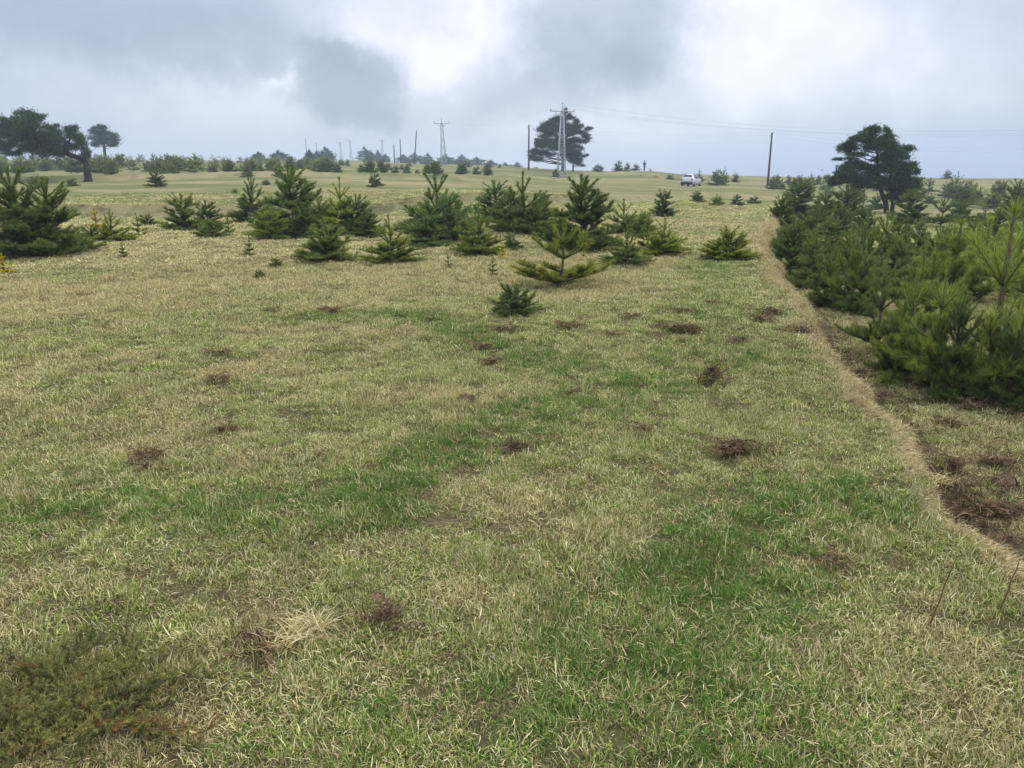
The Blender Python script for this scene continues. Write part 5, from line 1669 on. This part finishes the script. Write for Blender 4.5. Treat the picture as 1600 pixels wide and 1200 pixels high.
# ------------------------------------------------------------------ person on the crest
def build_person(p, rz):
    root = empty('person', p, rz)
    M_SKIN = simple('skin', (0.42, 0.26, 0.19), 0.6); M_JKT = simple('dark_jacket', (0.035, 0.034, 0.05), 0.85, 0, .2, .3, 20)
    M_JEAN = simple('blue_jeans', (0.06, 0.09, 0.17), 0.85, 0, .2, .25, 25); M_HAIR = simple('dark_hair', (0.03, 0.022, 0.018), 0.7); M_SHOE = simple('dark_shoes', (0.03, 0.028, 0.027), 0.6)

    def skin(name, verts, edges, rads, mat, sub=2, parent=root):
        me = bpy.data.meshes.new(name); me.from_pydata(verts, edges, [])
        o = link(name, me, parent)
        md = o.modifiers.new('skin', 'SKIN'); md.use_smooth_shade = True
        for sv_, r_ in zip(me.skin_vertices[0].data, rads):
            sv_.radius = r_ if isinstance(r_, tuple) else (r_, r_)
        me.skin_vertices[0].data[0].use_root = True
        ss = o.modifiers.new('sub', 'SUBSURF'); ss.levels = sub; ss.render_levels = sub
        me.materials.append(mat)
        return o
    # one continuous body, facing +Y locally, hands in the jacket pockets
    Vb = [(0, 0, .95), (0, -.01, 1.12), (0, -.01, 1.30), (0, 0, 1.42), (0, .01, 1.50), (0, .02, 1.57), (0, .03, 1.66),
          (.18, -.01, 1.40), (.27, -.06, 1.15), (.17, .10, 1.02), (-.18, -.01, 1.40), (-.26, -.05, 1.15), (-.16, .11, 1.02),
          (.095, 0, .88), (.105, .02, .50), (.11, -.02, .09), (.115, .14, .035), (-.095, 0, .88), (-.11, -.01, .50), (-.12, -.06, .09), (-.125, .10, .035)]
    Eb = [(0, 1), (1, 2), (2, 3), (3, 4), (4, 5), (5, 6), (3, 7), (7, 8), (8, 9), (3, 10), (10, 11), (11, 12), (0, 13), (13, 14), (14, 15), (15, 16), (0, 17), (17, 18), (18, 19), (19, 20)]
    Rb = [(.15, .105), (.14, .10), (.165, .11), (.12, .09), .055, (.075, .085), (.075, .09), .075, .055, .045, .075, .055, .045, .088, .062, .045, .04, .088, .062, .045, .04]
    skin('body', Vb, Eb, Rb, M_SKIN)
    skin('jacket', [(0, 0, .90), (0, -.01, 1.12), (0, -.01, 1.30), (0, 0, 1.43), (.18, -.01, 1.40), (.27, -.06, 1.15), (.17, .10, 1.02), (-.18, -.01, 1.40), (-.26, -.05, 1.15), (-.16, .11, 1.02)],
         [(0, 1), (1, 2), (2, 3), (3, 4), (4, 5), (5, 6), (3, 7), (7, 8), (8, 9)], [(.19, .14), (.175, .13), (.19, .135), (.14, .11), .095, .075, .062, .095, .075, .062], M_JKT)
    skin('jeans', [(0, 0, .94), (.095, 0, .86), (.105, .02, .50), (.11, -.02, .10), (-.095, 0, .86), (-.11, -.01, .50), (-.12, -.06, .10)],
         [(0, 1), (1, 2), (2, 3), (0, 4), (4, 5), (5, 6)], [(.165, .12), .105, .078, .065, .105, .078, .065], M_JEAN)
    for x, y in ((.112, -.02), (-.122, -.06)):
        skin('shoe', [(x, y - .05, .05), (x, y + .08, .045), (x, y + .19, .035)], [(0, 1), (1, 2)], [.05, .052, .038], M_SHOE)
    hair = skin('hair', [(0, -.005, 1.68), (0, -.03, 1.66), (0, .03, 1.715)], [(0, 1), (0, 2)], [(.085, .095), (.08, .08), (.065, .05)], M_HAIR)
    nose = Acc(); nose.add([(-.014, .105, 1.60), (.014, .105, 1.60), (0, .135, 1.605), (0, .105, 1.655)], [(0, 1, 2), (1, 3, 2), (3, 0, 2)])
    link('nose', nose.mesh('nose', M_SKIN), root)
    tag(root, 'person in dark jacket and blue jeans standing on the crest against the sky', 'person')


build_person(at_depth(1006.5, 143), R(-150))

# ------------------------------------------------------------------ dead bracken, stalks, juniper, straw clump
BRACKEN = [(0.125, 0.078, 0.044), (0.18, 0.118, 0.070), (0.062, 0.038, 0.024), (0.24, 0.17, 0.11)]


def frond_mesh(seed):
    rng = np.random.default_rng(seed)
    n = 15
    t = np.linspace(0, 1, n)
    L = 0.42
    cx = L * t; cz = 0.05 * np.sin(t * 2.6) + 0.015; cy = 0.05 * np.sin(t * 2 + seed)
    V, F, C = [], [], []
    def strip(pts, w, side):
        k0 = len(V)
        col = np.array(BRACKEN[rng.integers(0, 4)]) * rng.uniform(.7, 1.3)
        for i, p in enumerate(pts):
            ww = w * (1 - i / (len(pts) - 0.6))
            V.append(p - side * ww / 2); V.append(p + side * ww / 2); C.extend([(*col, 1)] * 2)
        for i in range(len(pts) - 1):
            a = k0 + 2 * i; F.append((a, a + 1, a + 3)); F.append((a, a + 3, a + 2))
    R_ = np.stack([cx, cy, cz], 1)
    strip(list(R_), 0.006, np.array([0, 1.0, 0]))
    for i in range(2, n):
        ln = 0.13 * math.sin(math.pi * (0.12 + 0.85 * t[i])) + 0.01
        for s in (-1, 1):
            curl = rng.uniform(-.6, 1.0)
            a = s * rng.uniform(0.9, 1.35)
            pts = [R_[i]]
            el = rng.uniform(-.5, .5)
            for k in range(3):
                d = np.array([math.cos(a) * math.cos(el), math.sin(a) * math.cos(el), math.sin(el)])
                pts.append(pts[-1] + d * ln / 3); a -= s * 0.25; el -= curl * .5
            pts = [np.array([q[0], q[1], max(q[2], .002)]) for q in pts]
            strip(pts, 0.020 * rng.uniform(.7, 1.3), np.array([0.8, 0.1, rng.uniform(-.6, .6)]))
    return mesh_np('bracken_frond', V, F, M_FERN, False, {'col': ('FLOAT_COLOR', C)})


FRONDS = [frond_mesh(500 + k) for k in range(5)]


def bracken(u, v, wpx, label, n=8, up=0.0, hscale=1.0):
    p = at(u, v); m = px_m(p)
    rng = random.Random(int(u * 7 + v))
    w = wpx * m
    root = empty('dead_bracken', (p.x, p.y, p.z + 0.012))
    for k in range(n):
        a = rng.uniform(0, 6.28)
        s = w / 0.42 * rng.uniform(0.45, 0.85)
        o = link('frond', FRONDS[rng.randrange(5)], root,
                 (rng.uniform(-.5, .5) * w * 0.75 - 0.26 * w * math.cos(a), rng.uniform(-.5, .5) * w * 0.45 - 0.22 * w * math.sin(a), rng.uniform(0, .03) * hscale),
                 (rng.uniform(-.4, .4), rng.uniform(-.18, .08) - up * rng.uniform(.5, 1), a), (s, s * .8, s * hscale * rng.uniform(.4, 1.0)))
    tag(root, label, 'bracken', 'heaps of dead bracken')


for row in BRACKEN_ROWS:
    u, v, w, lab, n = row
    up = 0.7 if 'upright' in lab else 0.0
    bracken(u, v, w * (0.92 if v < 900 else 0.75), lab, int(n * 1.9), up, 1.5 if up else 1.0)

def litter():
    """loose bits of dead bracken in the rut below the bank and round the heaps"""
    rng = np.random.default_rng(91)
    y = np.exp(rng.uniform(math.log(2.4), math.log(16), 5200)); x = edge_x(y) + rng.uniform(0.12, 2.4, len(y)) ** 1.0
    hx = np.concatenate([rng.normal(bx, br * 0.55, 7) for bx, by, br in BR_XY]); hy = np.concatenate([rng.normal(by, br * 0.45, 7) for bx, by, br in BR_XY])
    d = masks(x, y)[2]
    k = (rng.uniform(0, 1, len(x)) < d * 0.8) & (d > 0.25)
    x = np.concatenate([x[k], hx]); y = np.concatenate([y[k], hy]); n = len(x)
    s = rng.uniform(.18, .5, n)
    coll = proto_coll('bracken_bits', FRONDS)
    o = scatter('bracken_litter', np.stack([x, y, H(x, y) + .008], 1), rng.integers(0, 5, n), np.stack([rng.normal(0, .3, n), rng.normal(0, .25, n), rng.uniform(0, 6.28, n)], 1), np.stack([s, s, s * rng.uniform(.6, 1.6, n)], 1), coll, 'loose brown bracken litter on bare ground')
    o['category'] = 'litter'


litter()
M_STALK = simple('dry_stalk', (0.17, 0.085, 0.05), 0.85, 0, .1, .3, 40)


def stalk(u, v, vt, du, label):
    p = at(u, v); m = px_m(p)
    h = (v - vt) * m * 1.1
    rng = random.Random(int(u + v)); P = []
    for k in range(6):
        t = k / 5
        P.append((du * m * t + rng.uniform(-.004, .004), rng.uniform(-.006, .006), h * t - (0.01 if k == 0 else 0)))
    a = Acc(); a.tube(P, np.linspace(0.0032, 0.0016, 6), 6)
    for k in (2, 3, 4):
        if rng.random() < .7:
            q = np.array(P[k]); d = np.array([rng.choice((-1, 1)) * .018, rng.uniform(-.01, .01), .012])
            a.tube([q, q + d], [.0014, .0008], 4)
    o = link('dry_stalk', a.mesh('dry_stalk', M_STALK, True), None, p)
    tag(o, label, 'dry stalk', 'dry upright stalks')


for row in [(1452, 985, 868, 22, 'tall reddish dry stalk at lower right, left of two'), (1560, 958, 872, 18, 'tall reddish dry stalk at the right edge, right of two'),
            (1096, 872, 815, 4, 'dry brown stalk at the edge of the lush grass patch'), (1175, 752, 722, -1, 'short dry stalk below the widest bracken heap'),
            (1091, 610, 584, -1, 'thin orange stalk beside the pale brown bracken heap'), (1127, 574, 554, 0, 'thin stalk above the pale brown bracken heap'),
            (570, 972, 935, -1, 'thin brown stalk left of the nearest dead fern'), (1120, 514, 488, 0, 'thin stalk at the right end of the darkest bracken heap'),
            (981, 678, 662, 0, 'tiny orange stalk left of a small bracken heap'), (720, 628, 614, 0, 'tiny orange stalk on the round dark bracken heap'),
            (1228, 500, 480, 1, 'thin pale stalk by the bank edge'), (245, 628, 612, 1, 'thin dark stalk in the left field')]:
    stalk(*row)


def build_juniper(u, v, label):
    p = at(u, v)
    rng = np.random.default_rng(77)
    tw = Acc(); NV, NF, NC, nn = [], [], [], 0
    JC = np.array([(0.26, 0.285, 0.085), (0.37, 0.36, 0.105), (0.38, 0.34, 0.11), (0.36, 0.22, 0.08), (0.13, 0.17, 0.065)])
    JP = [.36, .32, .18, .03, .11]

    def shoot(a, b, ci, nl):
        nonlocal nn
        P, D = along(a, b, 1100, rng)
        L = nl * rng.uniform(.7, 1.2, len(P))
        V, F = needles(P, D, L, 0.0024, rng, (0.7, 1.25))
        C = JC[ci] * rng.uniform(.7, 1.3, (len(P), 1))
        C = np.repeat(np.concatenate([C, np.ones((len(C), 1))], 1), 3, 0)
        NV.append(V); NF.append(F + nn); NC.append(C); nn += len(V)
        tw.tube([a, b], [.0016, .0008], 4)
    gz = lambda x, y: float(H(p.x + x, p.y + y)) - p.z
    for k in range(95):
        a = rng.uniform(0, 6.28); L = rng.uniform(.14, .42)
        st = np.array([rng.normal(0, .12), rng.normal(0, .10), 0.0]); st[2] = gz(st[0], st[1])
        pts = [st]; el_ = rng.uniform(.10, .55); az_ = a
        for s in range(6):
            d = np.array([math.cos(el_) * math.cos(az_), math.cos(el_) * math.sin(az_) * .8, math.sin(el_)])
            q = pts[-1] + d * L / 6
            q[2] = max(q[2], gz(q[0], q[1]) + .015)
            pts.append(q); el_ -= rng.uniform(.02, .22); az_ += rng.normal(0, .18)
        tw.tube(pts, np.linspace(.0042, .0014, 7), 6)
        main = rng.choice(5, p=JP)
        for s in range(1, 7):
            for b in range(5 if s > 2 else 4):
                d = pts[s] - pts[s - 1]; d /= np.linalg.norm(d)
                sd = rng.normal(0, 1, 3); sd[2] = abs(sd[2]) * .8 + .2
                e = d * .7 + sd * .55; e /= np.linalg.norm(e)
                ci = main if rng.random() < .6 else rng.choice(5, p=JP)
                shoot(pts[s], pts[s] + e * rng.uniform(.025, .065), ci, .011)
    root = empty('juniper_shrub', p)
    link('stems', tw.mesh('juniper_stems', M_TWIG, True), root)
    link('foliage', mesh_np('juniper_foliage', np.concatenate(NV), np.concatenate(NF), M_NEEDLE, False, {'col': ('FLOAT_COLOR', np.concatenate(NC))}), root)
    tag(root, label, 'shrub')


build_juniper(85, 1125, 'low spreading green and rusty juniper shrub in the lower left corner')


def straw_clump(u, v, wpx, label, n, seed):
    p = at(u, v); m = px_m(p); w = wpx * m
    rng = np.random.default_rng(seed)
    V, F, C = ribbon_blades(n, rng, w * .34, w * .30, w * .75, 0.0032, (0.7, 1.45), STRAW, [.5, .12, .28, .10], 0.5, 0.03)
    o = link('straw_clump', mesh_np('straw_clump', V, F, M_GRASS, False, {'col': ('FLOAT_COLOR', C)}), None, p)
    tag(o, label, 'grass clump', 'clumps of long pale straw')


for k, row in enumerate([(485, 990, 84, 'large clump of long pale bleached straw left of the nearest dead fern', 260), (440, 1010, 70, 'pale straw clump left of the largest straw clump', 120),
                         (1480, 755, 60, 'pale straw clump hanging on the bank by the upright fern', 130)]):
    straw_clump(*row, 600 + k)

# ------------------------------------------------------------------ haze
def build_haze():
    zs = np.array([v.co.z for v in GROUND.data.vertices]); lo = zs.min() - 1.0
    a = Acc(); a.box((0, 0, (lo + 26) / 2), (1810, 1810, 26 - lo))
    m, N = new_mat('haze')
    pv = N.n('ShaderNodeVolumePrincipled')
    pv.inputs['Color'].default_value = (0.66, 0.78, 1.0, 1)
    pv.inputs['Density'].default_value = 0.0008
    pv.inputs['Anisotropy'].default_value = 0.0
    o = N.n('ShaderNodeOutputMaterial'); N.link(pv.outputs[0], o.inputs['Volume'])
    tag(link('haze', a.mesh('haze', m)), 'thin bluish mist in the upland air', 'haze', kind='stuff')


build_haze()
